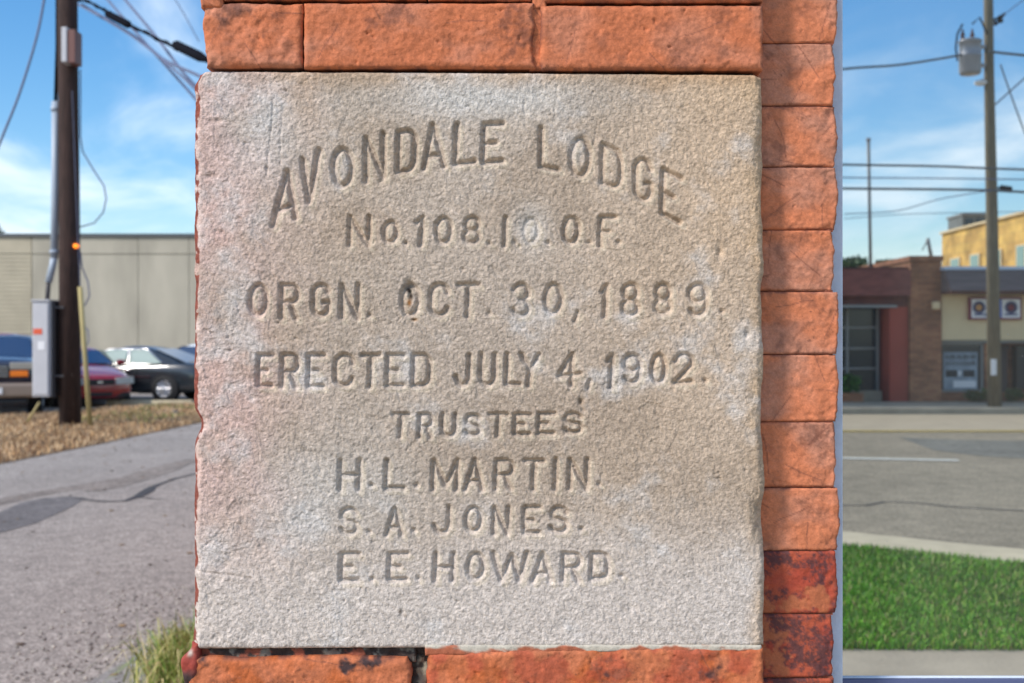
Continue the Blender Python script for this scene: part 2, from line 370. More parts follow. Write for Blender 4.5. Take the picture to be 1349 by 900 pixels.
# ------------------------------------------------------------------ ground, streets, pavements
def sheet(name, pts, z, m, kind='structure'):
    b = MB(); b.add([(x, y, z) for x, y in pts], [tuple(range(len(pts)))])
    o = b.build(name, m); tag(o, kind=kind); return o
def ground_pt(px, py, refl=False):
    D = GD(py); x = (px - 674.5) / F * D; return (x, RY(D) if refl else D - CD)
sheet('ground', [(-700, -700), (700, -700), (700, 700), (-700, 700)], -0.012, M['ground'])
# side street on the left of the building
verge_edge = [ground_pt(-420, 745), ground_pt(-150, 650), ground_pt(0, 612), ground_pt(60, 600), ground_pt(120, 588), ground_pt(190, 573), ground_pt(252, 560), (-5.2, 26), (-4.6, 60)]
vl = [(p[0], p[1]) for p in verge_edge]
sheet('side_street', [(-9.0, -6.2)] + vl + [(-0.2, 60), (-0.2, 2.0), (-0.62, 0.3), (-0.62, -6.2)], 0.004, M['asphalt'])
lot_edge = [(-14.5, 14.0), ground_pt(-40, 552), ground_pt(60, 546), ground_pt(160, 538), ground_pt(252, 533), (-5.6, 34)]
sheet('parking_lot', lot_edge[:1] + [(-60, 14)] + [(-60, 46), (-4.8, 46)] + lot_edge[::-1][:-1], 0.002, M['asphalt'])
verge_pts = vl[2:8] + [(-5.4, 33)] + lot_edge[1:-1][::-1] + [(-14.4, 14.0), (-9.0, 8.2)]
sheet('dry_verge', [(-9.6, 5.5)] + vl[1:8] + lot_edge[::-1][:-1] + [(-16, 14), (-16, 5.5)], 0.012, M['soil'])
# repaired patch, cracks and darker streaks on the side street
def ribbon(name, pts, wd, z, m, refl=False):
    b = MB(); g = [ground_pt(px, py, refl) for px, py in pts]; vs = []
    for i, p in enumerate(g):
        a = Vector(g[max(i - 1, 0)]); c = Vector(g[min(i + 1, len(g) - 1)]); t = (c - a).normalized(); nn = Vector((-t.y, t.x))
        ww = wd[i] if isinstance(wd, (list, tuple)) else wd
        vs += [(p[0] + nn.x * ww / 2, p[1] + nn.y * ww / 2, z), (p[0] - nn.x * ww / 2, p[1] - nn.y * ww / 2, z)]
    b.add(vs, [(2 * i, 2 * i + 1, 2 * i + 3, 2 * i + 2) for i in range(len(g) - 1)])
    return tag(b.build(name, m), kind='structure')
sheet('road_patch', [ground_pt(*p) for p in [(-160, 690), (-60, 684), (0, 676), (28, 663), (60, 657), (92, 655), (112, 657), (96, 668), (70, 680), (48, 690), (20, 698), (0, 703), (-60, 716), (-170, 730)]], 0.008, M['patch'])
ribbon('road_crack', [(100, 657), (118, 660), (140, 662), (165, 661), (182, 655), (194, 648), (200, 643), (215, 637), (232, 631), (262, 624)], [0.02, .05, .06, .06, .09, .13, .08, .04, .05, .04], 0.0095, M['crack'])
ribbon('road_crack', [(180, 656), (200, 658), (225, 659)], [.03, .03, .01], 0.0105, M['crack'])
ribbon('road_streak', [(120, 648), (150, 640), (175, 632), (205, 622), (235, 612), (262, 606)], [.15, .3, .35, .4, .3, .3], 0.0075, M['stain'])
ribbon('road_streak', [(-20, 668), (30, 655), (70, 648), (110, 642), (160, 630)], [.2, .3, .25, .3, .1], 0.0065, M['stain'])
sheet('gravel_edge', [(-0.66, 1.5), (-1.9, 3.2), (-1.7, 5.2), (-0.9, 9), (-0.2, 12), (-0.2, 1.5)], 0.009, mat('gravel_shoulder', (0.27, 0.25, 0.24), 0.95, 0.35, 30, 0.8, 90))
# main street in front of the building
near = [(-40, -6.9), (2.0, -6.95), (2.45, -6.85), (3.0, -6.42), (3.45, -6.12), (4.2, -5.85), (6, -5.7), (40, -5.6)]
FAR_Y = RY(GD(546))
sheet('main_street', near + [(40, FAR_Y), (-40, FAR_Y)], 0.003, M['street'])
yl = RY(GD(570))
sheet('far_lane', [(-40, FAR_Y + .002), (40, FAR_Y + .002), (40, yl - .35), (-40, yl - .35)], 0.007, M['street_far'])  # strip beyond the shadow, its sunlit look is in the colour
sheet('street_shade_patch', [ground_pt(*p, True) for p in [(1185, 577), (1260, 580), (1420, 583), (1480, 600), (1420, 606), (1349, 605), (1290, 601), (1230, 594)]], 0.0075, M['street_shade'])  # flat dark sheet painting the shadow across the street
b = MB(); b.add([(-40, yl, .011), (40, yl, .011), (40, yl - .12, .011), (-40, yl - .12, .011)], [(0, 1, 2, 3)])
b.add([(-40, yl - .26, .011), (40, yl - .26, .011), (40, yl - .38, .011), (-40, yl - .38, .011)], [(0, 1, 2, 3)])
tag(b.build('yellow_centre_line', M['paint_yellow']), kind='structure')
ribbon('white_lane_line', [(1020, 602), (1112, 604.5), (1190, 606), (1263, 607.5)], 0.20, 0.011, M['paint_white'], True)
ribbon('street_crack', [(1090, 666), (1140, 667), (1165, 662), (1200, 663), (1260, 669), (1349, 674), (1420, 676)], .035, 0.0085, M['crack'], True)
# near kerb, turf strip, pavement
def kerb(name, line, wdt, h, inward):
    b = MB(); n_ = len(line); vs = []
    for x, y in line: vs += [(x, y, 0), (x, y, h), (x, y + wdt * inward, h), (x, y + wdt * inward, 0)]
    b.add(vs, [(4 * i + a, 4 * i + c, 4 * i + 4 + c, 4 * i + 4 + a) for i in range(n_ - 1) for a, c in ((0, 1), (1, 2), (2, 3))] + [(0, 1, 2, 3), tuple(4 * n_ - 4 + k for k in (3, 2, 1, 0))])
    return tag(b.build(name, M['kerb'], bevel=0.012), kind='structure')
kerb('kerb', near, 0.66, 0.11, 1)
sheet('turf_strip_soil', [(x, y + .64) for x, y in near[1:-1]] + [(20, -5.0), (20, -3.70), (-4, -3.70), (-4, -6.53)], 0.085, M['turf'])
b = MB(); b.box(-4, 20, -3.69, 0.35, 0.0, 0.10); tag(b.build('pavement', M['concrete'], bevel=0.01), kind='structure')
b = MB(); b.box(-40, 40, FAR_Y - 2.6, FAR_Y - .004, 0.0, 0.13); tag(b.build('far_pavement', M['concrete'], bevel=0.02), kind='structure')

# grasses: one object each, nobody could count the blades
def blades(name, pts, z, hgt, width, cols, m, seed, kind='stuff', spread=0.8, parent=None, droop=0.5):
    rs = np.random.RandomState(seed); n = len(pts)
    h = hgt * rs.uniform(.45, 1.25, n); a = rs.uniform(0, 2 * math.pi, n); lean = rs.uniform(.1, spread, n) * h
    dx, dy = np.cos(a) * lean, np.sin(a) * lean; w_ = width * rs.uniform(.6, 1.3, n)
    sa = rs.uniform(0, 2 * math.pi, n); wx, wy = np.cos(sa) * w_ / 2, np.sin(sa) * w_ / 2
    V = np.zeros((n, 5, 3)); x, y = pts[:, 0], pts[:, 1]
    V[:, 0] = np.stack([x - wx, y - wy, np.full(n, z)], -1); V[:, 1] = np.stack([x + wx, y + wy, np.full(n, z)], -1)
    V[:, 2] = np.stack([x - wx * .8 + dx * .35, y - wy * .8 + dy * .35, z + h * .6], -1); V[:, 3] = np.stack([x + wx * .8 + dx * .35, y + wy * .8 + dy * .35, z + h * .6], -1)
    V[:, 4] = np.stack([x + dx, y + dy, z + h * (1 - droop * (lean / h) ** 2)], -1)
    o = (np.arange(n) * 5)[:, None]
    Fq = np.concatenate([o + np.array([0, 1, 3]), o + np.array([0, 3, 2]), o + np.array([2, 3, 4])])
    ci = rs.randint(0, len(cols), n); cc = np.array(cols)[ci] * rs.uniform(.7, 1.3, (n, 1))
    # large soft patches of colour
    pm = 0.75 + 0.6 * (fbm(x, y, 0.8, seed, 3) + .5)
    C = np.repeat((cc * pm[:, None])[:, None, :], 5, 1).reshape(-1, 3)
    ob = np_mesh(name, V.reshape(-1, 3), Fq, m, C, parent, False)
    if kind: ob['kind'] = kind
    return ob
def inside(pts, poly):
    x, y = pts[:, 0], pts[:, 1]; r = np.zeros(len(pts), bool); n = len(poly); j = n - 1
    for i in range(n):
        xi, yi = poly[i]; xj, yj = poly[j]
        if abs(yj - yi) > 1e-9: r ^= ((yi > y) != (yj > y)) & (x < (xj - xi) * (y - yi) / (yj - yi) + xi)
        j = i
    return r
rs = np.random.RandomState(3)
cand = np.stack([rs.uniform(1.0, 5.5, 130000), rs.uniform(-7.0, -3.64, 130000)], -1)
turf_poly = [(x, y + .68) for x, y in near[1:-1]] + [(20, -5.0), (20, -3.66), (-4, -3.66), (-4, -6.5)]
g = blades('green_grass', cand[inside(cand, turf_poly)][:95000], 0.085, 0.062, 0.009, [(.13, .36, .008), (.19, .46, .01), (.07, .22, .01), (.30, .44, .05), (.15, .38, .01), (.36, .32, .12)], M['blade'], 5)
tag(g, 'lush green grass on the strip between pavement and street', 'grass')
cand = np.stack([rs.uniform(-16, -5, 110000), rs.uniform(9, 33, 110000)], -1)
vp = [(-9.6, 5.5)] + vl[1:8] + lot_edge[::-1][:-1] + [(-16, 14), (-16, 5.5)]
g = blades('dry_grass', cand[inside(cand, vp)][:70000], 0.012, 0.10, 0.018, [(.50, .31, .15), (.60, .41, .22), (.34, .20, .10), (.66, .50, .32), (.24, .14, .08)], M['straw'], 9, spread=1.3)
tag(g, 'dry brown straw covering the verge beside the side street', 'grass')
cand = np.stack([rs.uniform(-8.2, -5.2, 6000), rs.uniform(19, 26, 6000)], -1)
cand = cand[inside(cand, vp)]; cand = cand[fbm(cand[:, 0], cand[:, 1], 1.2, 4, 3) > 0.08]
tag(blades('weeds', cand, .012, .09, .02, [(.16, .22, .05), (.25, .25, .08)], M['blade'], 10), 'green weeds among the straw near the parking lot', 'weeds')
# tuft at the corner of the wall
rs = np.random.RandomState(12); n = 1500
cx, cy = P(252, 860, 5.0)[:2]
a = rs.normal(0, .9, (n, 2)); pts = np.stack([cx - .02 + a[:, 0] * .10, cy + .1 + a[:, 1] * .18], -1)
tuft = blades('grass_tuft', pts, 0.01, 0.235, 0.006, [(.12, .22, .03), (.24, .31, .06), (.44, .38, .14), (.52, .44, .22), (.12, .19, .03), (.34, .33, .10)], M['blade'], 13, kind='stuff', spread=1.5)
tag(tuft, 'long green and straw coloured grass tuft at the foot of the brick corner', 'grass')

# loose grit and pebbles where the asphalt frays, small fallen leaves on the street
def grit(name, pts, z, size, cols, m, seed, lab, cat, flat=.7):
    rs = np.random.RandomState(seed); n = len(pts); s_z = size * rs.uniform(.4, 1.4, n)
    base = np.array([(1, 0, 0), (0, 1, 0), (-1, 0, 0), (0, -1, 0), (0, 0, 1), (0, 0, -1)], float)
    V = base[None] * rs.uniform(.6, 1.2, (n, 6, 1)) * s_z[:, None, None]; V[:, :, 2] *= flat
    a = rs.uniform(0, 6.28, n); c_, s_1 = np.cos(a)[:, None], np.sin(a)[:, None]
    x = V[:, :, 0] * c_ - V[:, :, 1] * s_1; y = V[:, :, 0] * s_1 + V[:, :, 1] * c_
    V = np.stack([x + pts[:, :1], y + pts[:, 1:], V[:, :, 2] + z], -1)
    tri = np.array([(0, 1, 4), (1, 2, 4), (2, 3, 4), (3, 0, 4), (1, 0, 5), (2, 1, 5), (3, 2, 5), (0, 3, 5)])
    Fq = ((np.arange(n) * 6)[:, None, None] + tri[None]).reshape(-1, 3)
    C = np.repeat(np.array(cols)[rs.randint(0, len(cols), n)] * rs.uniform(.7, 1.2, (n, 1)), 6, 0)
    return tag(np_mesh(name, V.reshape(-1, 3), Fq, m, C, None, False), lab, cat, kind='stuff')
rs = np.random.RandomState(31)
gp = np.stack([rs.uniform(-2.6, -1.0, 2600), rs.uniform(3.0, 5.6, 2600)], -1)
gp = gp[rs.uniform(0, 1, 2600) < np.clip(1.2 - np.abs(gp[:, 0] + 1.3) * .9, .05, 1)]
M['grit'] = mat('grit_stone', (.3, .3, .3), .9, attr=True)
grit('gravel', gp, .008, .011, [(.36, .33, .30), (.24, .22, .20), (.45, .41, .36), (.15, .13, .12)], M['grit'], 32, 'loose grey gravel on the asphalt beside the grass tuft', 'gravel')
rs = np.random.RandomState(33)
gp = np.stack([rs.uniform(-6.5, -1.2, 260), rs.uniform(3.5, 19, 260)], -1)
grit('leaf_litter', gp, .010, .022, [(.20, .12, .06), (.10, .07, .05), (.30, .20, .10)], M['grit'], 34, 'scattered bits of dead leaf on the side street', 'leaf litter', .2)
# ------------------------------------------------------------------ the brick building (corner pier, window)
bld = empty('brick_building', (0, 0.4, 0), label='orange painted brick building corner around the carved stone, with a reflecting shop window', cat='building')
bld_off = Vector((0, -0.4, 0))
def fix(o): o.location = o.location + bld_off; return o
ORANGE = np.array((0.53, 0.158, 0.066)); PINK = (0.50, 0.215, 0.135); SOOT = (0.055, 0.03, 0.03); RAW = (0.45, 0.11, 0.03); CRIM = (0.38, 0.05, 0.03)
def brick_tint(seed, soot=0.25, pink=0.5, raw=0.0, crim=0.0, base=ORANGE, side=None):
    def f(X, Y, l, r, t, b):
        c = np.ones(X.shape + (3,)) * base
        c = mixc(c, PINK, pink * sst(-.12, .22, fbm(X, Y * 1.6, 70, seed, 4)))
        if raw: c = mixc(c, RAW, raw * sst(-.1, .15, fbm(X, Y, 40, seed + 5, 4)))
        if crim: c = mixc(c, CRIM, crim * sst(-.05, .12, fbm(X, Y, 34, seed + 6, 4)))
        sm = sst(.10, .26, fbm(X, Y, 36, seed + 9, 5, .62)) * soot
        c = mixc(c, SOOT, np.clip(sm, 0, 1))
        ed = 1 - np.clip(np.minimum(np.minimum(l, r), np.minimum(t, b)) / 4, 0, 1)
        c = mixc(c, (0.16, 0.06, 0.045), ed * sst(-.05, .2, fbm(X, Y, 14, seed + 11, 3)) * .8)
        dirt = sst(.04, .22, fbm(X, Y * 1.3, 26, seed + 15, 6, .75)) * sst(-.2, .15, fbm(X, Y, 90, seed + 16, 2))
        c = mixc(c, (.24, .085, .05), .62 * dirt)
        c = mixc(c, (.12, .045, .03), .7 * sst(.24, .36, fbm(X, Y, 6, seed + 17, 3)) * sst(0, .3, fbm(X, Y, 50, seed + 18, 2)))
        for k in range(3):       # fine scratches
            a_ = (seed * 1.7 + k * 2.1) % 3.1; sx0 = X.min() + (X.max() - X.min()) * ((seed * .37 + k * .41) % 1); sy0 = Y.min() + (Y.max() - Y.min()) * ((seed * .53 + k * .29) % 1)
            dd = np.abs((X - sx0) * math.sin(a_) - (Y - sy0) * math.cos(a_) + 5 * fbm(X, Y, 30, seed + k, 2)); al = np.hypot(X - sx0, Y - sy0)
            c = mixc(c, (.20, .07, .045), .7 * np.exp(-(dd / .8) ** 2) * (al < 26))
        c *= (1 + .25 * fbm(X, Y, 8, seed + 13, 2) + .28 * fbm(X, Y, 3.2, seed + 14, 2))[..., None]
        return c
    return f
def brick_h(seed, rough=1.0, pits=1.0, rock=None):
    def f(X, Y, l, r, t, b):
        h = rough * (3.4 * fbm(X, Y, 60, seed + 20, 3) + 2.2 * fbm(X, Y, 22, seed + 21, 5, .6))
        h -= pits * 2.0 * sst(.30, .42, fbm(X, Y, 8, seed + 22, 2))
        h += 1.6 * fbm(X, Y, 4.5, seed + 25, 2) + 1.0 * fbm(X, Y, 9, seed + 26, 2)
        if rock: h += rock(X, Y) * (9 * np.abs(fbm(X, Y, 46, seed + 30, 4, .55)) * -1 + 5 * fbm(X, Y, 15, seed + 31, 3))
        return h
    return f
# course above the stone
rockL = lambda X, Y: 1 - sst(372, 398, X) * .8
def left_cut(L, Rr, T, B, xx, yy): return L + 3 * sst(60, 88, yy) - 2 * np.sin(yy / 17.), Rr, T, B
fix(block('brick', 267, 398, 3, 88, -0.004, .12, bld, M['brick'], brick_tint(3, .7, .7), brick_h(3, 1.1, 1, rockL), r=9, jit=2.5, seed=3, wob=left_cut))
rockC = lambda X, Y: np.exp(-((X - 600) / 26.) ** 2 - ((Y - 52) / 20.) ** 2) + sst(655, 700, X) * .6
fix(block('brick', 399.5, 704, 3, 89.5, -0.004, .12, bld, M['brick'], brick_tint(17, .5, .75), brick_h(17, .8, 1, rockC), r=7, seed=17, jr=5))
fix(block('brick', 712, 1006, 6, 91.5, -0.004, .12, bld, M['brick'], brick_tint(29, .3, .5), brick_h(29, .9, 1), r=8, seed=29, jl=5))
fix(block('mortar', 696, 722, 8, 93, 0.001, .12, bld, M['brick'], brick_tint(31, .9, .2), brick_h(31, 2.2, 1), r=5, seed=31, jit=5))
# courses further up, the lowest of them just enters the frame
for x0, x1, sd, yb in ((263, 292, 41, 10), (293, 560, 42, -1), (563, 700, 43, 0), (716, 1006, 44, 2)):
    fix(block('brick', x0, x1, -82, yb, -0.004, .12, bld, M['brick'], brick_tint(sd, .6, .5), brick_h(sd, 1.2, 1), r=6, seed=sd, res=2.2))
fix(block('mortar', 701, 721, -40, 12, -0.002, .12, bld, M['brick'], brick_tint(45, .9, .2), brick_h(45, 2, 1), r=4, seed=45, jit=5))
# course under the stone
rockB = lambda X, Y: np.ones_like(X) * .55
def lowl(L, Rr, T, B, xx, yy): return L + 8 * sst(890, 868, yy) , Rr - 6 * sst(880, 866, yy), T + 1.5 * np.sin(xx / 40.), B
fix(block('brick', 247, 541, 867, 952, -0.003, .12, bld, M['brick'], brick_tint(53, 1.1, .1, .9), brick_h(53, 1.3, 1, rockB), r=8, seed=53, jit=3, wob=lowl))
def lowr(L, Rr, T, B, xx, yy): return L, Rr, T + 6 * (1 - sst(560, 760, xx)), B
fix(block('brick', 562, 1007, 854, 940, -0.003, .12, bld, M['brick'], brick_tint(59, .9, .15, .9, .5), brick_h(59, 1.3, 1, rockB), r=9, seed=59, jit=2.5, wob=lowr))
for x0, x1, sd in ((262, 396, 61), (400, 700, 62), (712, 1006, 63)):
    fix(block('brick', x0, x1, 945 + (10 if x1 < 650 else 0), 1030, -0.003, .12, bld, M['brick'], brick_tint(sd, .6, .2, .7), brick_h(sd, 1.2, 1), r=7, seed=sd, res=4))
# bed joint below the stone: crumbled mortar at the left, pale mortar line at the right
def crumb_tint(X, Y, l, r, t, b):
    c = np.ones(X.shape + (3,)) * np.array((.05, .035, .03))
    c = mixc(c, (.20, .18, .15), sst(.12, .2, fbm(X, Y, 14, 71, 4)))
    c = mixc(c, (.28, .08, .045), sst(.12, .18, fbm(X, Y, 20, 72, 4)))
    return c
fix(block('mortar', 258, 548, 853, 872, 0.010, .12, bld, M['brick'], crumb_tint, lambda X, Y, l, r, t, b: 12 * fbm(X, Y, 16, 73, 3) , r=3, seed=71, jit=4))
def pale_tint(X, Y, l, r, t, b):
    c = np.ones(X.shape + (3,)) * np.array((.50, .45, .37))
    return mixc(c, (.40, .12, .06), np.clip(sst(-.12, .02, fbm(X, Y * 2, 30, 75, 4) + .22 * sst(760, 600, X) * -1 + .04 + .03 * (Y - 856)), 0, 1))
def palew(L, Rr, T, B, xx, yy): return L, Rr, T, B - 5 * sst(640, 760, xx)
fix(block('mortar', 560, 1004, 850, 864, -0.0015, .12, bld, M['brick'], pale_tint, lambda X, Y, l, r, t, b: 3 * fbm(X, Y, 12, 76, 3), r=3, seed=76, jit=2, wob=palew))
# vertical gap of stones and mortar between the two lower bricks
fix(block('mortar', 540, 564, 862, 940, 0.014, .12, bld, M['brick'], lambda X, Y, l, r, t, b: mixc(np.ones(X.shape + (3,)) * np.array((.05, .042, .035)), (.26, .22, .16), sst(-.02, .1, fbm(X, Y, 16, 77, 3))), lambda X, Y, l, r, t, b: 16 * fbm(X, Y, 14, 78, 3), r=3, seed=78, jit=3))
# red painted lump of mortar at the lower left corner of the stone
lump = lambda X, Y, l, r, t, b: mixc(mixc(np.ones(X.shape + (3,)) * np.array((.30, .05, .035)), (.06, .035, .035), sst(878, 893, Y + 10 * fbm(X, Y, 9, 80, 2))), (.5, .42, .35), np.exp(-((X - 251) / 3.5) ** 2 - ((Y - 860) / 4.) ** 2))
def lw(L, Rr, T, B, xx, yy): q = sst(852, 872, yy); return L + 14 * (1 - q) + 4 * sst(872, 900, yy), Rr, T, B
fix(block('mortar', 237, 262, 848, 905, 0.0, .12, bld, M['brick'], lump, lambda X, Y, l, r, t, b: 6 * fbm(X, Y, 12, 81, 3) + 5 * np.sin(np.clip((Y - 850) / 50, 0, 1) * 3.1), r=10, seed=82, jit=2, wob=lw))
# set back column of header bricks beside the stone
js = [-108, -26, 57, 139, 220, 303, 383.5, 467, 556, 642, 726, 809, 893, 975]
rx = [1101, 1101, 1100, 1101.5, 1101, 1099, 1104, 1102, 1101.5, 1104.5, 1101, 1098, 1100]
for i in range(len(js) - 1):
    low = i >= 10
    d = 0.030
    if i < 1: continue
    sd = 100 + i * 5
    tint = brick_tint(sd, .35 if not low else 1.3, .95 if not low else .2, 0, 1.0 if low else 0.0, base=np.array((.60, .195, .09)))
    if low:
        def tint(X, Y, l, r, t, b, sd=sd):
            c = np.ones(X.shape + (3,)) * np.array((.42, .085, .04))
            c = mixc(c, CRIM, .6 * sst(-.1, .2, fbm(X, Y, 40, sd, 4)))
            c = mixc(c, (.07, .035, .04), sst(-.02, .16, fbm(X, Y, 40, sd + 2, 6, .85) + (.10 if i > 10 else .03)) * .85)
            c = mixc(c, (.46, .14, .06), sst(.10, .18, fbm(X, Y, 38, sd + 3, 5, .6)) * .9)
            return c
    def rock_r(X, Y, e=rx[i]): return sst(e - 26, e - 6, X)
    def wr(L, Rr, T, B, xx, yy, a=js[i], bb=js[i + 1], k=i):
        q = (yy - a) / (bb - a); return L, Rr + 3.5 * np.sin(np.clip(q, 0, 1) * math.pi) - 1.5 + 1.5 * math.sin(k * 2.1), T, B
    jb = 0.6 if i % 3 else 1.4
    fix(block('brick', 985, rx[i], js[i] + jb, js[i + 1] - .5, d, .14, bld, M['brick'], tint, brick_h(sd, .55, .6, rock_r), r=3.0, seed=sd, jit=.8, jr=2.6, jw=11, wob=wr))
# mortar core behind the facing
s_ = lambda px, d: (px - 674.5) * (CD + d) / F
zz = lambda py, d: CAMH - (py - 450) * (CD + d) / F
b = MB(); b.box(s_(285, 0), s_(996, 0), 0.016, .40, zz(1035, 0), zz(-84, 0)); b.box(s_(996, 0) + .001, s_(1092, .04), .038, .40, zz(1035, 0), zz(-84, 0)); fix(b.build('mortar_bed', M['mortar'], bld))
# painted mortar showing in the fine joints of the column
b = MB()
for j in js[1:-1]:
    b.box(s_(1000, .04), s_(1095, .04), .0334, .05, zz(j + 2.2, .03), zz(j - 1.2, .03))
o = fix(b.build('column_joint', mat('painted_joint', (0.26, 0.08, 0.045), 0.9, .3, 120, .5, 300), bld)); o['kind'] = 'stuff'
# walls beyond the frame
b = MB(); b.box(s_(270, 0), s_(1002, 0), 0.0, .40, 0.1, zz(1036, 0)); b.box(s_(270, 0), s_(1002, 0), 0.0, .40, zz(-85, 0), 4.4)
b.box(s_(1002, 0), s_(1098, 0), .03, .40, 0.1, zz(976, 0)); b.box(s_(1002, 0), s_(1098, 0), .03, .40, zz(-27, 0), 4.4)
fix(b.build('front_wall', M['side_wall'], bld))
b = MB(); b.box(s_(266, 0), s_(272, 0) + .3, .401, 12, 0.0, 4.4); fix(b.build('side_wall', M['side_wall_y'], bld))
b = MB(); b.box(s_(1098, 0) + .001, 4.4, .16, .40, 0.1, zz(905, .1)); fix(b.build('stall_wall', M['side_wall'], bld)); b = MB(); b.box(s_(1098, 0) + .001, 4.4, .03, .40, 3.1, 4.4); fix(b.build('lintel_wall', M['side_wall'], bld))
b = MB(); b.box(-.2, 4.4, .402, 12, 4.2, 4.39); b.box(4.405, 4.6, .05, 12, 0, 4.4); fix(b.build('roof_slab', M['side_wall'], bld))
# shop window
gx = s_(1110.5, .055); zb_ = zz(891.5, .098)
win = empty('window'); win.parent = bld; fix(win)
b = MB(); b.box(s_(1085, .06), gx, .055, .14, zb_ - .05, 3.1); b.box(gx + .0005, 4.3, .070, .14, 3.0, 3.1); b.box(4.3005, 4.38, .055, .14, zb_ - .05, 3.1)
b.build('frame', M['frame'], win, bevel=.0015)
b = MB(); b.box(gx + .0005, 4.3, .0965, .14, zb_ - .0022, zb_); b.build('sill', M['frame'], win, bevel=.001)
b = MB(); b.box(gx + .0005, 4.3, .094, .14, zb_ - .05, zb_ - .0024)
b.build('lower_rail', mat('shaded_blue_rail', (.10, .12, .24), .5), win)
b = MB(); rs = random.Random(4)
b.box(gx - .0006, gx + .0012, .084, .0995, zb_, 3.0); b.build('gasket', mat('blue_grey_gasket', (.14, .19, .33), .5, .4, 60), win)
b = MB(); 
b.add([(gx + .0005, PANE_Y, zb_), (4.3, PANE_Y, zb_), (4.3, PANE_Y, 3.0), (gx + .0005, PANE_Y, 3.0), (gx + .0005, PANE_Y + .006, zb_), (4.3, PANE_Y + .006, zb_), (4.3, PANE_Y + .006, 3.0), (gx + .0005, PANE_Y + .006, 3.0)],
      [(0, 1, 2, 3), (4, 7, 6, 5), (0, 4, 5, 1), (1, 5, 6, 2), (2, 6, 7, 3), (3, 7, 4, 0)])
b.build('window_pane', M['pane'], win)

# ------------------------------------------------------------------ the cornerstone, letters cut into it
def ell(cx, cy, rx_, ry_, a0=0, a1=360, n=22):
    return [(cx + rx_ * math.cos(R(a0 + (a1 - a0) * i / n)), cy + ry_ * math.sin(R(a0 + (a1 - a0) * i / n))) for i in range(n + 1)]
G = {
 'A': [[(0, 1), (.5, 0), (1, 1)], [(.24, .72), (.78, .72)]],
 'V': [[(0, 0), (.5, 1), (1, 0)]],
 'O': [ell(.5, .5, .5, .5)],
 '0': [ell(.5, .5, .5, .5)],
 'N': [[(0, 1), (0, 0), (1, 1), (1, 0)]],
 'D': [[(0, 0), (0, 1), (.5, 1)] + ell(.5, .70, .5, .30, 90, 0, 8) + ell(.5, .30, .5, .30, 0, -90, 8) + [(0, 0)]],
 'L': [[(0, 0), (0, 1), (1, 1)]],
 'E': [[(1, 0), (0, 0), (0, 1), (1, 1)], [(0, .5), (.6, .5)]],
 'F': [[(1, 0), (0, 0), (0, 1)], [(0, .5), (.6, .5)]],
 'G': [ell(.5, .28, .5, .28, -15, -180, 12) + ell(.5, .72, .5, .28, 180, 0, 12) + [(1, .58), (.7, .58)]],
 'C': [ell(.5, .28, .5, .28, -5, -180, 12) + ell(.5, .72, .5, .28, 180, 10, 12)],
 'R': [[(0, 1), (0, 0), (.55, 0)] + ell(.6, .26, .4, .26, -90, 90, 10) + [(0, .52)], [(.5, .52), (.95, 1)]],
 'T': [[(0, 0), (1, 0)], [(.52, 0), (.48, 1)]],
 'J': [[(.95, 0), (.95, .7)] + ell(.52, .72, .43, .28, 0, 150, 10) + [(0, .72)]],
 'U': [[(0, 0), (0, .7)] + ell(.5, .7, .5, .3, 180, 0, 12) + [(1, 0)]],
 'Y': [[(0, 0), (.5, .48), (1, 0)], [(.5, .48), (.45, 1)]],
 'H': [[(0, 0), (0, 1)], [(1, 0), (1, 1)], [(0, .5), (1, .5)]],
 'I': [[(0.5, 0), (0.5, 1)]],
 'M': [[(0, 1), (0, 0), (.55, .85), (1, 0), (1, 1)]],
 'W': [[(0, 0), (.28, 1), (.56, .08), (.80, 1), (1, 0)]],
 'S': [ell(.5, .26, .48, .26, -20, -180, 10) + ell(.5, .27, .48, .22, 180, 100, 5) + ell(.5, .73, .5, .24, -80, 0, 6) + ell(.5, .74, .5, .26, 0, 165, 10)],
 '1': [[(0, .2), (.6, 0), (.5, 1)]],
 '8': [ell(.5, .25, .45, .25), ell(.5, .75, .5, .25)],
 '3': [ell(.5, .25, .45, .25, -160, 90, 12), ell(.5, .75, .5, .25, -90, 160, 12)],
 '9': [ell(.5, .28, .5, .28), [(1, .28), (1, .6)] + ell(.5, .68, .5, .32, 0, 150, 10)],
 '4': [[(.6, 1), (.6, 0), (0, .68), (1, .62)]],
 '2': [ell(.5, .27, .48, .27, -170, 20, 10) + [(.6, .62), (0, 1), (1, .97)]],
 'o': [ell(.5, .5, .5, .5)],
}
# (character, left, right, top, bottom, skew at the top, drop to the right, cut width, depth)
TXT = []
def put(ch, x0, x1, y0, y1, sk=1.5, dr=0, w=4.6, d=1.0): TXT.append((ch, x0, x1, y0, y1, sk, dr, w, d))
put('A', 359, 389, 231, 297, 4, -10, 4.8, 1.1); put('V', 396, 418, 210, 272, 2, -12, 4.8, 1.1); put('O', 439, 463, 197, 245, 0, -1, 4.8, 1.1)
put('N', 482, 505, 182, 239, 0, -6, 4.6, 1.1); put('D', 524, 546, 174, 226, 1, -3, 4.6, 1.2); put('A', 559, 585, 166, 221, -2, -2, 4.4, 1.1)
put('L', 599, 625, 164, 216, 3, -4, 4.6, 1.2); put('E', 636.5, 661, 164, 214, 1.5, -2, 4.6, 1.2)
put('L', 712, 735, 169, 219, 1, 4, 4.4, 1.1); put('O', 752, 775, 182, 231, 1, 1, 4.6, 1.0); put('D', 793, 817, 190, 240, 1, 9, 4.3, 1.0)
put('G', 836.5, 857, 208, 260, 1, 5, 4.4, .9); put('E', 872, 895, 223, 281, 2, 12, 4.4, 1.1)
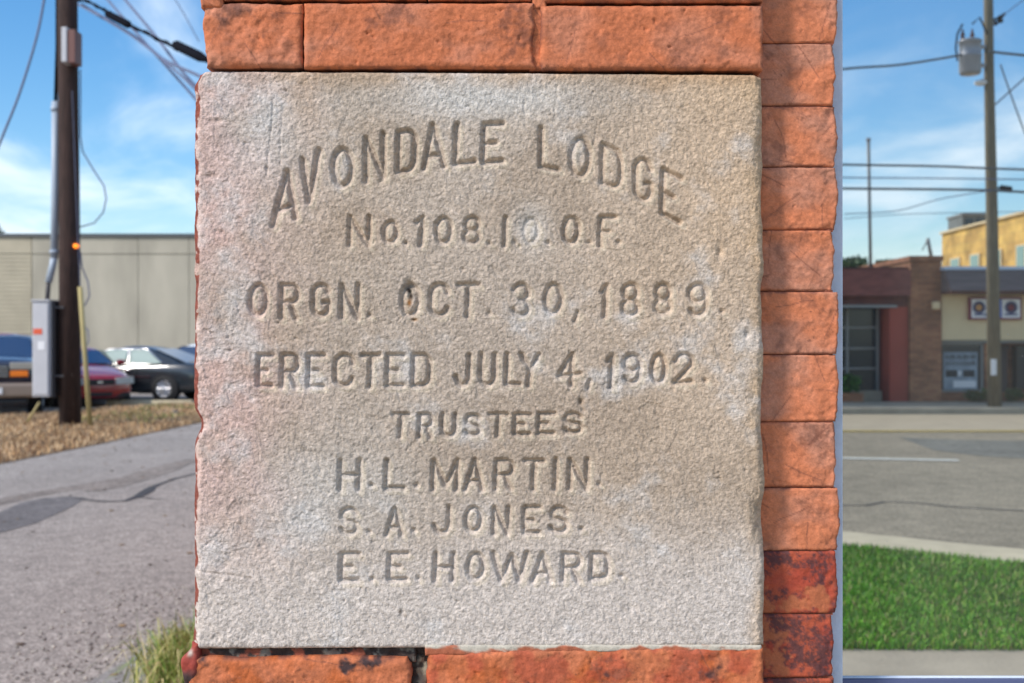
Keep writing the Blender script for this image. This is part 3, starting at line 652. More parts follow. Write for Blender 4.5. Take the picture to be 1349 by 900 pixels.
for a in (('N', 460, 485, 286, 323), ('o', 505, 522, 293, 319), ('1', 548, 560, 287, 323), ('0', 574, 593, 287, 320), ('8', 611, 630, 287, 320),
          ('I', 661, 668, 287, 324), ('O', 742, 761, 287, 320), ('F', 790, 809, 286, 324)): put(*a, 1.5, 0, 4.0, .9)
put('O', 690, 708, 288, 320, 1, 0, 3.6, .45)
for a in (('O', 329, 350, 376, 415), ('R', 370, 391, 376, 419), ('G', 412, 432, 376, 415), ('N', 449.5, 471, 376, 419), ('O', 529, 550, 375, 415),
          ('C', 567, 589, 375, 415), ('T', 603, 629, 375, 417), ('3', 675, 696, 375, 415), ('0', 718, 739, 375, 412), ('1', 792, 801, 377, 417),
          ('8', 820, 840, 375, 415), ('8', 863, 883, 375, 413), ('9', 908, 929, 375, 415)): put(*a, 1, 0, 4.4, 1.0)
for a in (('E', 340, 357, 468, 508), ('R', 371, 391, 468, 510), ('E', 406, 425, 468, 509), ('C', 441, 464, 468, 508), ('T', 476, 498, 468, 510),
          ('E', 510, 530, 468, 508), ('D', 544, 565, 468, 508), ('J', 600, 618, 468, 507), ('U', 633, 651, 467, 507), ('L', 667, 684, 467, 506),
          ('Y', 686, 709, 467, 508), ('4', 736, 763, 468, 508), ('1', 800, 809, 468, 510), ('9', 822, 842, 468, 504), ('0', 859, 876, 468, 503), ('2', 889, 911, 467, 504)): put(*a, 1.2, 0, 4.2, 1.0)
for a in (('T', 517, 537, 546, 576), ('R', 552, 568, 546, 576), ('U', 582, 599, 546, 574), ('S', 613, 631, 547, 573), ('T', 644, 667, 546, 574),
          ('E', 678, 697, 546, 572), ('E', 709, 729, 545, 571), ('S', 744, 765, 545, 570)): put(*a, 1, 0, 3.7, .9)
for a in (('H', 447.5, 472, 607, 645), ('L', 508, 531, 607, 643), ('M', 570, 601, 607, 645), ('A', 613, 635, 606, 645), ('R', 652.5, 674, 607, 644),
          ('T', 691, 714, 607, 645), ('I', 727, 735, 606, 645), ('N', 750, 772.5, 606, 644)): put(*a, 1.5, 0, 4.2, 1.0)
for a in (('S', 449, 469, 671, 703), ('A', 509, 529, 670, 705), ('J', 571, 591.5, 668, 702), ('O', 613, 633, 669, 700), ('N', 650, 669, 669, 704),
          ('E', 690, 709, 669, 702), ('S', 725, 746, 669, 701)): put(*a, 1.2, 0, 4.0, .95)
for a in (('E', 449, 471, 730, 765), ('E', 512, 535, 730, 764), ('H', 573, 596, 730, 765), ('O', 616, 636, 730, 763), ('W', 648, 693, 729, 765),
          ('A', 702, 725, 730, 766), ('R', 741.5, 763, 730, 765), ('D', 779, 800, 730, 762)): put(*a, 1.3, 0, 4.3, 1.0)
DOTS = [(534, 320), (644, 320), (678, 319), (722, 320), (776, 319), (815, 319), (486.5, 415), (644, 413), (951, 410), (489, 639), (549, 639), (789.5, 637),
        (485.5, 700), (545, 699), (765.5, 697), (490, 763), (551, 762), (819, 759), (929, 501)]
COMMAS = [[(761, 411), (757, 423)], [(777, 501), (775, 512)]]
segs = []      # x0,y0,x1,y1,halfwidth,depth
for ch, x0, x1, y0, y1, sk, dr, wd, dp in TXT:
    for st in G[ch]:
        pp = [(x0 + u * (x1 - x0) + sk * (1 - v) * 1.0, y0 + v * (y1 - y0) + dr * u) for u, v in st]
        for a, c in zip(pp[:-1], pp[1:]): segs.append((*a, *c, wd, dp))
for x, y in DOTS: segs.append((x, y, x + .5, y + .5, 4.0, .75))
for (a, c) in COMMAS: segs.append((*a, *c, 3.4, .7))
GX0, GY0, GSTEP = 240, 80, 1.0
gw, gh = 790, 800
gxx, gyy = np.meshgrid(np.arange(gw) * GSTEP + GX0, np.arange(gh) * GSTEP + GY0)
carve = np.zeros((gh, gw))
wobx = 1.6 * fbm(gxx, gyy, 9, 500, 3); woby = 1.6 * fbm(gxx, gyy, 9, 510, 3)
WX, WY = gxx + wobx, gyy + woby
for x0, y0, x1, y1, wd, dp in segs:
    i0, i1 = int(min(y0, y1) - GY0 - 10), int(max(y0, y1) - GY0 + 11); j0, j1 = int(min(x0, x1) - GX0 - 10), int(max(x0, x1) - GX0 + 11)
    X_, Y_ = WX[i0:i1, j0:j1], WY[i0:i1, j0:j1]
    dx, dy = x1 - x0, y1 - y0; L2 = dx * dx + dy * dy + 1e-9
    tt = np.clip(((X_ - x0) * dx + (Y_ - y0) * dy) / L2, 0, 1)
    d = np.hypot(X_ - x0 - tt * dx, Y_ - y0 - tt * dy)
    q = np.clip(1 - d / (wd + .7), 0, 1)
    pr = np.minimum(q * 1.08, 1) ; pr = np.clip(pr, 0, 1)
    carve[i0:i1, j0:j1] = np.maximum(carve[i0:i1, j0:j1], pr * dp)
def bump_at(X, Y, cx, cy, sx, sy): return np.exp(-((X - cx) / sx) ** 2 - ((Y - cy) / sy) ** 2)
# weathering fills some letters
fill = np.ones_like(carve)
for cx, cy, sx, sy, a in ((695, 305, 14, 22, .45), (875, 405, 16, 10, .7), (457, 690, 12, 14, .45), (683, 312, 10, 10, .5), (800, 215, 12, 24, .3), (688, 400, 10, 10, .3), (345, 400, 10, 12, .2), (752, 550, 10, 10, .2), (924, 398, 14, 12, .35)):
    fill -= a * .85 * bump_at(gxx, gyy, cx, cy, sx, sy)
carve *= np.clip(fill, .15, 1) * (1 + .5 * fbm(gxx, gyy, 22, 520, 3))
def samp(A, X, Y):
    fx = np.clip((X - GX0) / GSTEP, 0, gw - 1.001); fy = np.clip((Y - GY0) / GSTEP, 0, gh - 1.001)
    i = fy.astype(int); j = fx.astype(int); a = fx - j; c = fy - i
    return A[i, j] * (1 - a) * (1 - c) + A[i, j + 1] * a * (1 - c) + A[i + 1, j] * (1 - a) * c + A[i + 1, j + 1] * a * c
def stone_h(X, Y, l, r, t, b):
    h = 2.6 * fbm(X, Y, 220, 200, 3)
    h += 2.6 * fbm(X, Y, 42, 205, 5, .6) * (0.6 + 1.2 * sst(520, 330, X))
    h -= 1.8 * sst(.26, .38, fbm(X, Y, 9, 206, 3)) * sst(-.05, .25, fbm(X, Y, 90, 207, 2))
    h += 1.1 * fbm(X, Y, 6.0, 210, 3, .8) + 1.8 * fbm(X, Y, 2.9, 211, 2)
    # worn hollows where the surface has flaked
    fl = sst(.17, .22, fbm(X, Y, 24, 220, 3)) * sst(-.1, .2, fbm(X, Y, 160, 221, 2) + .1 * sst(500, 300, X))
    h -= .9 * fl
    h -= 6.3 * samp(carve, X, Y)
    # long tool scratches
    for x0, y0, x1, y1, dd in ((360, 130, 352, 230, .9), (372, 140, 368, 215, .7), (788, 160, 776, 215, .8), (690, 130, 694, 170, .6), (255, 752, 330, 762, 1.0), (300, 690, 258, 730, .8), (735, 110, 731, 160, .6), (405, 640, 330, 655, .6)):
        dx, dy = x1 - x0, y1 - y0; tt = np.clip(((X - x0) * dx + (Y - y0) * dy) / (dx * dx + dy * dy), 0, 1)
        d = np.hypot(X - x0 - tt * dx + 3 * fbm(X, Y, 20, 230, 2), Y - y0 - tt * dy); h -= dd * 1.3 * np.exp(-(d / 1.6) ** 2)
    # chips
    for cx, cy, sx, sy, a in ((948, 332, 4, 9, -4), (985, 440, 4, 7, -4), (541, 384, 5, 11, -6), (538, 372, 5, 4, -4), (545, 421, 4, 2.5, -4), (277, 232, 8, 4, -3), (284, 160, 9, 4, -3), (318, 668, 8, 8, -3), (295, 745, 7, 7, -3),
                              (530, 808, 3, 5, -3), (765, 530, 4, 5, -5), (768, 540, 3, 3, -3), (764, 208, 5, 8, -2), (696, 295, 16, 12, -3), (760, 296, 7, 4, -2), (502, 240, 5, 4, -2), (872, 408, 10, 7, -2.5)):
        h += a * bump_at(X, Y, cx, cy, sx, sy)
    # broken arris at the right and irregular left edge
    h -= 9 * sst(20, 0, r + 16 * fbm(X, Y, 30, 240, 3)) * bump_at(X, Y, 1005, 690, 40, 34)
    h -= 7 * sst(18, 0, r + 14 * fbm(X, Y, 22, 241, 3)) * bump_at(X, Y, 1005, 190, 40, 40)
    h -= 3.5 * sst(9, 0, r + 9 * fbm(X, Y, 18, 243, 3))
    h -= 9.0 * sst(13, 0, l + 8 * fbm(X, Y, 16, 242, 3)) ** 1.5
    return h
def stone_tint(X, Y, l, r, t, b):
    c = np.ones(X.shape + (3,)) * np.array((.485, .400, .328))
    big = fbm(X, Y, 260, 300, 4)
    c = mixc(c, (.54, .385, .255), np.clip(.95 * sst(640, 990, X) * (.75 + 1.2 * big) * sst(900, 600, Y + .1 * X), 0, 1))       # warm side
    c = mixc(c, (.55, .385, .335), np.clip(1.2 * sst(470, 270, X) * (.8 + 1.4 * fbm(X, Y, 120, 302, 4)), 0, 1))                           # pinkish left
    c = mixc(c, (.56, .49, .44), np.clip(.95 * sst(620, 800, Y), 0, 1))                                     # pale foot
    c = mixc(c, (.45, .29, .17), .75 * sst(26, 4, t + 30 * fbm(X, Y, 60, 305, 3)) * sst(330, 380, X))          # ochre run-off at the top
    c = mixc(c, (.47, .31, .20), .6 * bump_at(X, Y, 400, 140, 22, 60) + .35 * bump_at(X, Y, 475, 300, 60, 30))
    c = mixc(c, (.50, .34, .20), .6 * sst(30, 2, r + 40 * fbm(X, Y, 50, 306, 3)) * sst(80, 140, Y))
    c = mixc(mixc(c, (.37, .28, .205), .6 * sst(-.04, .2, fbm(X, Y, 150, 310, 5, .6)) * sst(800, 600, Y)), (.36, .28, .22), .38 * bump_at(X, Y, 620, 470, 260, 200))                                # brown soiling
    c = mixc(c, (.58, .55, .53), .6 * sst(.02, .32, fbm(X, Y, 60, 320, 5, .6)))                              # white bloom
    c = mixc(c, (.58, .57, .55), .6 * bump_at(X, Y, 640, 130, 140, 26) + .5 * bump_at(X, Y, 350, 180, 60, 60) + .45 * bump_at(X, Y, 440, 640, 110, 60) + .5 * bump_at(X, Y, 700, 300, 24, 30))
    cc = samp(carve, X, Y)
    c = mixc(c, (.38, .32, .27), np.clip(.12 * sst(.3, .9, cc), 0, 1))                                       # grime settled in the cuts
    fr = sst(.04, .25, samp(carve, X - 5, Y - 5)) * (1 - sst(.02, .3, cc)); c = mixc(c, (.60, .50, .37), .4 * fr)   # light on the lower right rims of the cuts, painted in
    # rusty iron pin and stains
    c = mixc(c, (.03, .022, .018), np.clip(1.2 * bump_at(X, Y, 538, 382, 3.6, 3.6) + 1.1 * bump_at(X, Y, 541, 390, 3, 5) , 0, 1))
    c = mixc(c, (.35, .14, .03), np.clip(1.0 * bump_at(X, Y, 539, 399, 3, 5) + .8 * bump_at(X, Y, 546, 421, 4, 2), 0, 1))
    c = mixc(c, (.10, .06, .03), np.clip(1.0 * bump_at(X, Y, 545, 421, 3.4, 1.6) + .8 * bump_at(X, Y, 527, 806, 2, 3) + .5 * bump_at(X, Y, 534, 811, 3, 2) + .7 * bump_at(X, Y, 765, 530, 2.5, 4), 0, 1))
    c = mixc(c, (.24, .14, .08), .8 * sst(5, 0, b + 6 * fbm(X, Y, 22, 330, 2)) * bump_at(X, Y, 300, 850, 34, 20))
    # red paint lapping round the left edge, flaked
    pw = 5.5 + 16 * fbm(X, Y, 20, 340, 4) + 5 * sst(200, 100, Y) - 1.5 * sst(600, 700, Y)
    pm = sst(pw + 1.0, pw - 1.0, l)
    pm *= 1 - .9 * sst(.12, .16, fbm(X, Y, 13, 345, 3))
    c = mixc(c, (.22, .06, .04), pm)
    pr_ = sst(2.5 + 5 * fbm(X, Y, 18, 346, 2), 0, b) * sst(600, 640, X) * .5
    c = mixc(c, (.45, .13, .07), pr_)
    c *= (1 + .30 * fbm(X, Y, 6, 350, 2) + .40 * fbm(X, Y, 3.0, 351, 1))[..., None]
    return c
def stone_w(L, Rr, T, B, xx, yy):
    L = L + 9 * np.exp(-((yy - 556) / 16.) ** 2) + 7 * sst(112, 94, yy) - 1.5 * sst(820, 850, yy)
    u = (xx - 256) / 749
    T = T + 5.0 * u + 3 * sst(14, 0, np.minimum(xx - 254, 1006 - xx)); B = B - 4.5 * u
    Rr = Rr + 2.5 * sst(590, 640, yy) + 1.5 * np.sin(yy / 23.)
    return L, Rr, T, B
st = block('cornerstone', 253, 1005.5, 93, 856, 0.0, .10, None, M['stone'], stone_tint, stone_h, r=6, res=1.22, jit=1.0, seed=200, jl=2.2, jr=2.2, jw=26, wob=stone_w)
tag(st, 'pale weathered cornerstone carved with the lodge name, dates and three trustees', 'cornerstone')

# ------------------------------------------------------------------ left background: wall, pole, cabinet, wires
WD = 44.0
wl = empty('concrete_building', P(110, 500, WD), label='long windowless concrete wall building behind the parked cars', cat='building')
o0 = wl.location.copy()
def lk(o, root): o.location = o.location - root.location; return o
def wx(px): return (px - 674.5) / F * WD
def wz(py): return CAMH - (py - 450) / F * WD
wy = WD - CD
b = MB(); b.box(wx(-700), wx(900), wy + .06, wy + 12, 0, wz(312)); lk(b.build('wall', mat('joint_filler', (.30, .28, .23), .95), wl), wl)
edges_ = [42, 182, 249, 330, 420, 520, 620]
for i in range(len(edges_) - 1):
    b = MB(); b.box(wx(edges_[i]) + .008, wx(edges_[i + 1]) - .008, wy, wy + .059, wz(500) , wz(335.5)); lk(b.build('panel', M['wall_panel'], wl, bevel=.01), wl)
    b = MB(); b.box(wx(edges_[i]) + .008, wx(edges_[i + 1]) - .008, wy - .01, wy + .059, wz(334.5), wz(312)); lk(b.build('panel', M['wall_panel'], wl, bevel=.01), wl)
# ribbed block stretch at the far left
y_ = 500
while y_ > 335:
    b = MB(); b.box(wx(-700), wx(42) - .02, wy, wy + .059, wz(y_) + .015, wz(y_ - 5.4)); y_ -= 5.5; lk(b.build('course', M['wall_block'], wl), wl)
b = MB(); b.box(wx(-700), wx(42) - .02, wy - .01, wy + .059, wz(334), wz(312)); lk(b.build('panel', M['wall_block'], wl), wl)
b = MB(); b.box(wx(-700), wx(900), wy - .10, wy + 12.1, wz(312) + .002, wz(308)); lk(b.build('coping', M['coping'], wl), wl)
# small tree crown behind the wall, far left
def crown(name, c, rad, n, leaf, cols, m, parent=None, seed=1, kind=None):
    rs = np.random.RandomState(seed)
    cl = rs.normal(0, 1, (26, 3)); cl /= np.linalg.norm(cl, axis=1)[:, None]; cl *= rs.uniform(.3, 1, (26, 1)) ** .6
    k = rs.randint(0, 26, n); p = cl[k] * .8 + rs.normal(0, .17, (n, 3)); p = p * np.array(rad) + np.array(c)
    a = rs.normal(0, 1, (n, 3)); a /= np.linalg.norm(a, axis=1)[:, None]; bb = np.cross(a, rs.normal(0, 1, (n, 3))); bb /= np.linalg.norm(bb, axis=1)[:, None]
    s = leaf * rs.uniform(.6, 1.3, (n, 1))
    V = np.stack([p - a * s, p + bb * s * .5, p + a * s, p - bb * s * .5], 1).reshape(-1, 3)
    Fq = np.arange(n * 4).reshape(-1, 4); cc = np.array(cols)[rs.randint(0, len(cols), n)] * (rs.uniform(.7, 1.3, 26)[k])[:, None]
    o = np_mesh(name, V, Fq, m, np.repeat(cc, 4, 0), parent, False)
    if kind: o['kind'] = kind
    return o
tr = empty('tree', P(-8, 460, 60), label='dark tree crown just showing over the concrete wall at far left', cat='tree')
c_ = Vector(P(-10, 316, 60)) - tr.location
crown('crown', c_, (1.1, 1.1, .9), 1500, .12, [(.03, .05, .02), (.05, .07, .03)], M['leaf'], tr, 5)
b = MB(); b.tube([(0, 0, -tr.location.z), (0.05, 0, 2), tuple(c_)], [.2, .15, .05]); b.build('trunk', M['pole'], tr, True)

# wooden utility pole on the verge
PD = GD(562)
pole = empty('utility_pole', P(92, 562, PD), label='dark wooden utility pole on the dry verge at the left', cat='utility pole')
PX0 = lambda px, py, D=PD: Vector(P(px, py, D)) - pole.location
px2m = PD / F
b = MB(); b.tube([PX0(92.5, 566), PX0(91.5, 300), PX0(89, 0), PX0(86.5, -260)], [14 * px2m, 13.2 * px2m, 12.6 * px2m, 11 * px2m], 16); b.build('pole_shaft', M['pole'], pole, True)
yoff = Vector((0, -.14, 0))
b = MB(); b.tube([PX0(73, 134) , PX0(72.5, 250), PX0(71.5, 340)], 5.0 * px2m, 10); b.tube([PX0(71.5, 338), PX0(69, 352), PX0(64, 372)], 4.6 * px2m, 10); b.build('conduit', M['conduit'], pole, True)
b = MB(); b.tube([PX0(71.5, 330), PX0(71.5, 334)], 6.2 * px2m, 10); b.build('conduit_collar', M['conduit'], pole, True)
b = MB(); b.tube([PX0(73, 140), PX0(73, 147)], 6.0 * px2m, 10); b.build('conduit_collar', M['conduit'], pole, True)
b = MB(); b.tube([PX0(76, -200), PX0(75.5, 60), PX0(73, 138)], 2.6 * px2m, 8); b.build('riser_cable', M['black'], pole, True)
b = MB(); b.tube([PX0(64, 370), PX0(63, 385), PX0(62, 398)], 3.2 * px2m, 8); b.build('cable_neck', M['cabinet_dark'], pole, True)
v0 = PX0(92, 42); 
def obox(px0, px1, py0, py1, d0, d1):
    a = PX0(px0, py0); c = PX0(px1, py1); m_ = MB(); m_.box(a.x, c.x, d0, d1, c.z, a.z); return m_
cb = obox(66, 78, 397, 523, -.22, .25).build('cabinet_back', M['cabinet_dark'], pole, bevel=.01)
bx = obox(93, 100, 44, 89, -.42, -.10).build('pole_box', M['cabinet'], pole, bevel=.01)
obox(100.2, 110.5, 47, 90, -.40, -.08).build('pole_box_side', M['brown_box'], pole, bevel=.01)
b = MB(); q = PX0(104, 325); b.lathe([(0.0, -.04), (.04, -.035), (.055, 0), (.04, .035), (0, .04)], (q.x, q.y - .12, q.z), 'Z', 16); b.build('warning_lamp', M['lamp'], pole, True)
b = MB(); b.tube([PX0(97, 326) , q + Vector((0, -.12, -.03))], .012); b.build('lamp_bracket', M['black'], pole)
b = MB(); b.tube([PX0(106, 92), PX0(106, 180), PX0(109, 200), PX0(122, 222), PX0(137, 245), PX0(140, 262), PX0(136, 280), PX0(124, 294), PX0(106, 299)], .013); b.build('loose_wire', M['wire'], pole, True)
b = MB(); b.tube([PX0(106, 332), PX0(108, 352), PX0(116, 372), PX0(118, 390), PX0(112, 402), PX0(105, 404)], .013); b.tube([PX0(106, 425), PX0(116, 435), PX0(117, 450), PX0(108, 462)], .011); b.build('loose_wire', M['wire'], pole, True)
cab = empty('meter_cabinet', P(56, 523, PD - .3), label='tall white electrical cabinet with a red sticker fixed beside the wooden pole', cat='cabinet')
CX = lambda px, py: Vector(P(px, py, PD - .3)) - cab.location
a, c = CX(43, 397), CX(65.5, 523)
b = MB(); b.box(a.x, c.x, -.02, .36, c.z, a.z); b.build('cabinet_body', M['cabinet'], cab, bevel=.015)
b = MB(); b.box(a.x + .02, c.x - .02, -.035, -.02, c.z + .04, a.z - .04); b.build('cabinet_door', M['cabinet'], cab, bevel=.008)
b = MB(); b.box(a.x - .01, c.x + .01, -.05, .38, a.z + .001, a.z + .03); b.build('cabinet_cap', M['cabinet'], cab)
a, c = CX(45, 433), CX(56.5, 440.5); b = MB(); b.box(a.x, c.x, -.041, -.036, c.z, a.z); b.build('warning_sticker', M['red_label'], cab)
a, c = CX(51, 450), CX(60, 461); b = MB(); b.box(a.x, c.x, -.041, -.036, c.z, a.z); b.build('number_sticker', M['white_label'], cab)
for dz in (.3, 1.5):
    b = MB(); a = CX(58, 520); b.box(a.x, a.x + .30, .1, .14, a.z + dz, a.z + dz + .04); b.build('mounting_bracket', M['cabinet_dark'], cab)
# yellow guy wire guard in front of the pole
gd = empty('guy_guard', P(118, 566, PD - .4), label='slanting faded yellow guy wire guard right of the wooden pole', cat='guy wire')
GX = lambda px, py, D=PD - .4: Vector(P(px, py, D)) - gd.location
b = MB(); b.tube([GX(119, 566), GX(112, 470), GX(105.5, 378)], 3.2 * px2m, 8); b.build('guard', M['yellow_guard'], gd, True)
b = MB(); b.tube([GX(105.6, 380), GX(100, 250), GX(95, 120)], .006, 6); b.build('guy_wire', M['wire'], gd)
g2 = empty('stake', P(36, 556, PD - 1), label='thin yellow stake leaning in the straw below the white cabinet', cat='stake')
b = MB(); b.tube([(0, 0, 0), Vector(P(52, 530, PD - 1)) - g2.location], .02, 6); b.build('stake_rod', M['yellow_guard'], g2, True)
# overhead lines
def wire(name, pts, r, m, label, cat='cable', group=None, f=P, D=None, n=18):
    """catmull-rom through the given points"""
    p = [Vector(f(*(q if len(q) == 3 else (*q, D)))) for q in pts]; p = [p[0] * 2 - p[1]] + p + [p[-1] * 2 - p[-2]]
    o_ = []
    for i in range(1, len(p) - 2):
        for k in range(n):
            t_ = k / n; a, b_, c, d = p[i - 1:i + 3]
            o_.append(.5 * ((2 * b_) + (c - a) * t_ + (2 * a - 5 * b_ + 4 * c - d) * t_ * t_ + (3 * b_ - a - 3 * c + d) * t_ ** 3))
    o_.append(p[-2]); b = MB(); b.tube(o_, r, 6)
    return tag(b.build(name, m, smooth=True), label, cat, group)
bn = empty('bundled_cable', P(100, 2, PD), label='thick black bundled telephone cable with splice cases running from the wooden pole to the building', cat='cable')
BX = lambda px, py, D: Vector(P(px, py, D)) - bn.location
line = [(97, -3, 22.0), (125, 6, 20.8), (150, 22, 19.8), (185, 40, 18.4), (215, 55, 17.2), (245, 70, 16.2), (275, 82, 15.2), (420, 130, 12)]
pts_ = []
for i in range(len(line) - 1):
    for k in range(8):
        t_ = k / 8; pts_.append(tuple(line[i][j] * (1 - t_) + line[i + 1][j] * t_ for j in range(3)))
b = MB(); b.tube([BX(*p) for p in pts_], .022, 6); b.build('messenger', M['black'], bn, True)
b = MB(); b.tube([BX(p[0], p[1] + 2.6 * math.sin(i * .9), p[2]) for i, p in enumerate(pts_)], .016, 6); b.build('lashing', M['black'], bn, True)
b = MB(); b.tube([BX(140, 17, 20.2), BX(143, 19, 20.1), BX(168, 32, 19.0), BX(172, 34, 18.9)], [.03, .07, .07, .03], 8); b.build('splice_case', M['black'], bn, True)
b = MB(); b.tube([BX(229, 58, 16.9), BX(233, 60, 16.8), BX(262, 74, 15.8), BX(275, 80, 15.2)], [.03, .075, .075, .03], 8); b.build('splice_case', M['black'], bn, True)
WG = 'thin overhead wires from the wooden pole'
wire('overhead_wire', [(100, 4, 22), (170, 45, 19), (225, 88, 17), (262, 122, 16)], .018, M['wire'], 'lower thin wire sloping from the pole to the corner of the building', group=WG)
wire('overhead_wire', [(108, 6, 22), (180, 50, 19.5), (215, 78, 18), (258, 98, 16), (300, 118, 14)], .024, M['wire'], 'thin wire sagging just under the bundled telephone cable', group=WG)
wire('overhead_wire', [(135, -8, 24), (190, 55, 22), (235, 105, 20), (275, 150, 18)], .024, M['wire'], 'steep thin wire crossing under the bundled cable near the stone', group=WG)
wire('overhead_wire', [(160, -6, 24), (205, 48, 22), (245, 100, 20), (275, 128, 18)], .028, M['wire'], 'steepest thin wire entering at the top between pole and building', group=WG)
wire('overhead_wire', [(226, -8, 34), (242, 18, 34), (262, 55, 34)], .016, M['wire'], 'very faint thin wire high beside the brick corner', group=WG)
wire('overhead_wire', [(-25, 255, 30), (0, 188, 30), (25, 125, 30), (48, 50, 30), (60, -10, 30)], .035, M['wire'], 'blue grey wire curving steeply at the left of the wooden pole', group=WG)

# ------------------------------------------------------------------ cars
def make_wheel(parent, x, y, r=.32, spokes=10, w_=.2):
    wh = empty('wheel', (x, y, r)); wh.parent = parent
    s = 1 if y > 0 else -1
    b = MB(); b.lathe([(r * .66, -w_ / 2), (r * .93, -w_ / 2), (r, -w_ / 2 + .04), (r, w_ / 2 - .04), (r * .93, w_ / 2), (r * .66, w_ / 2), (r * .66, -w_ / 2)], (0, 0, 0), 'Y', 28); b.build('tyre', M['tyre'], wh, True)
    b = MB(); yo = s * (w_ / 2 - .02)
    b.lathe([(r * .60, yo - .02), (r * .67, yo - .02), (r * .67, yo + .015), (r * .60, yo + .015), (r * .60, yo - .02)], (0, 0, 0), 'Y', 28)
    b.lathe([(0.0, yo + s * .02), (r * .16, yo + s * .015), (r * .17, yo - .02)], (0, 0, 0), 'Y', 16)
    for k in range(spokes):
        a = 2 * math.pi * k / spokes; c_, s__ = math.cos(a), math.sin(a)
        for (w0, r0, r1) in ((.022, r * .12, r * .63),):
            p = []
            for yy_ in (yo - .012, yo + .012):
                for rr, ww in ((r0, w0 * .8), (r1, w0 * 1.2)):
                    p += [(rr * c_ - ww * s__, yy_, rr * s__ + ww * c_), (rr * c_ + ww * s__, yy_, rr * s__ - ww * c_)]
            b.add(p, [(0, 1, 3, 2), (4, 6, 7, 5), (0, 2, 6, 4), (1, 5, 7, 3)])
    b.build('rim', M['rim'], wh, True)
    b = MB(); b.lathe([(0, s * .01 - .0), (r * .6, s * .01)], (0, 0, 0), 'Y', 20); b.build('brake_disc', M['plastic'], wh)
    return wh
def loft_body(st, parent, m, name='body'):
    """st: (x, z_bottom, z_side, z_top, half width)"""
    b = MB(); vs = []; n = 0
    for x, zb, zs, zt, hw in st:
        half = [(0, zb), (hw * .80, zb), (hw * .97, zb + .10), (hw, zb + (zs - zb) * .55), (hw * .965, zs), (hw * .84, zt), (0, zt + .025)]
        ring = half + [(-a, c) for a, c in half[-2:0:-1]]; n = len(ring)
        vs += [(x, a, c) for a, c in ring]
    fs = [(i * n + k, i * n + (k + 1) % n, (i + 1) * n + (k + 1) % n, (i + 1) * n + k) for i in range(len(st) - 1) for k in range(n)]
    fs += [tuple(range(n)), tuple(range((len(st) - 1) * n, len(st) * n))]
    b.add(vs, fs); return b.build(name, m, parent, True, sub=2)
def cabin(parent, m, gm, zb, zr, fb, fr, rr, rb, hb, hr, splits, rear_m=None, trim=None):
    """fb..rb: x of windscreen base, roof front, roof rear, rear glass base; hb/hr half widths"""
    lv = [(zb, fb, rb, hb), (zb + (zr - zb) * .5, fb + (fr - fb) * .52, rb + (rr - rb) * .5, hb + (hr - hb) * .45), (zr - .05, fr + .03, rr - .02, hr + .02), (zr, fr - .12, rr + .15, hr - .13)]
    b = MB(); vs = []
    for z, xf, xr, h in lv:
        vs += [(xf, 0, z), (xf - .04, h * .7, z), (xf - .16, h, z), ((xf + xr) / 2, h * 1.01, z), (xr + .14, h, z), (xr + .03, h * .7, z), (xr, 0, z),
               (xr + .03, -h * .7, z), (xr + .14, -h, z), ((xf + xr) / 2, -h * 1.01, z), (xf - .16, -h, z), (xf - .04, -h * .7, z)]
    n = 12; fs = [(i * n + k, i * n + (k + 1) % n, (i + 1) * n + (k + 1) % n, (i + 1) * n + k) for i in range(3) for k in range(n)] + [tuple(range(3 * n, 4 * n))]
    b.add(vs, fs); b.build('cabin', m, parent, True, sub=1)
    L0, L1 = lv[0], lv[2]
    def pt(side, u, v, off=.02):      # u along length front(0)->rear(1), v bottom->top
        z = L0[0] + (L1[0] - L0[0]) * v; xf = L0[1] + (L1[1] - L0[1]) * v; xr = L0[2] + (L1[2] - L0[2]) * v; h = L0[3] + (L1[3] - L0[3]) * v
        return (xf + (xr - xf) * u, side * (h + off), z)
    for side in (1, -1):
        for (u0, u1, v0, v1, t0, t1) in splits:
            b = MB(); b.quad(pt(side, u0, v0), pt(side, u1, v0), pt(side, t1, v1), pt(side, t0, v1)); b.build('side_window', gm, parent)
            if trim:
                b = MB(); b.tube([pt(side, u0, v0, .03), pt(side, t0, v1, .03), pt(side, t1, v1, .03), pt(side, u1, v0, .03)], .02, 6)
                b.build('window_trim', trim, parent, True)
    def pe(xk, h0, h1, off, v0=.08, v1=.93):
        xb, xt = L0[xk], L1[xk]; zf = lambda v: L0[0] + (L1[0] - L0[0]) * v; xx = lambda v: xb + (xt - xb) * v + off
        return [(xx(v0), h0, zf(v0)), (xx(v0), -h0, zf(v0)), (xx(v1), -h1, zf(v1)), (xx(v1), h1, zf(v1))]
    b = MB(); b.quad(*pe(1, L0[3] * .86, L1[3] * .84, .03)); b.build('windscreen', rear_m or gm, parent)
    b = MB(); b.quad(*pe(2, L0[3] * .84, L1[3] * .82, -.03)); b.build('rear_window', rear_m or gm, parent)
def arches(parent, xs, hw, r):
    for x in xs:
        for s in (1, -1):
            b = MB(); b.lathe([(0, s * (hw - .25)), (r * 1.16, s * (hw - .25)), (r * 1.16, s * (hw + .004))], (x, 0, r + .02), 'Y', 28)
            b.lathe([(0, s * (hw + .003)), (r * 1.15, s * (hw + .003))], (x, 0, r + .02), 'Y', 28)
            b.build('wheel_arch', M['plastic'], parent)

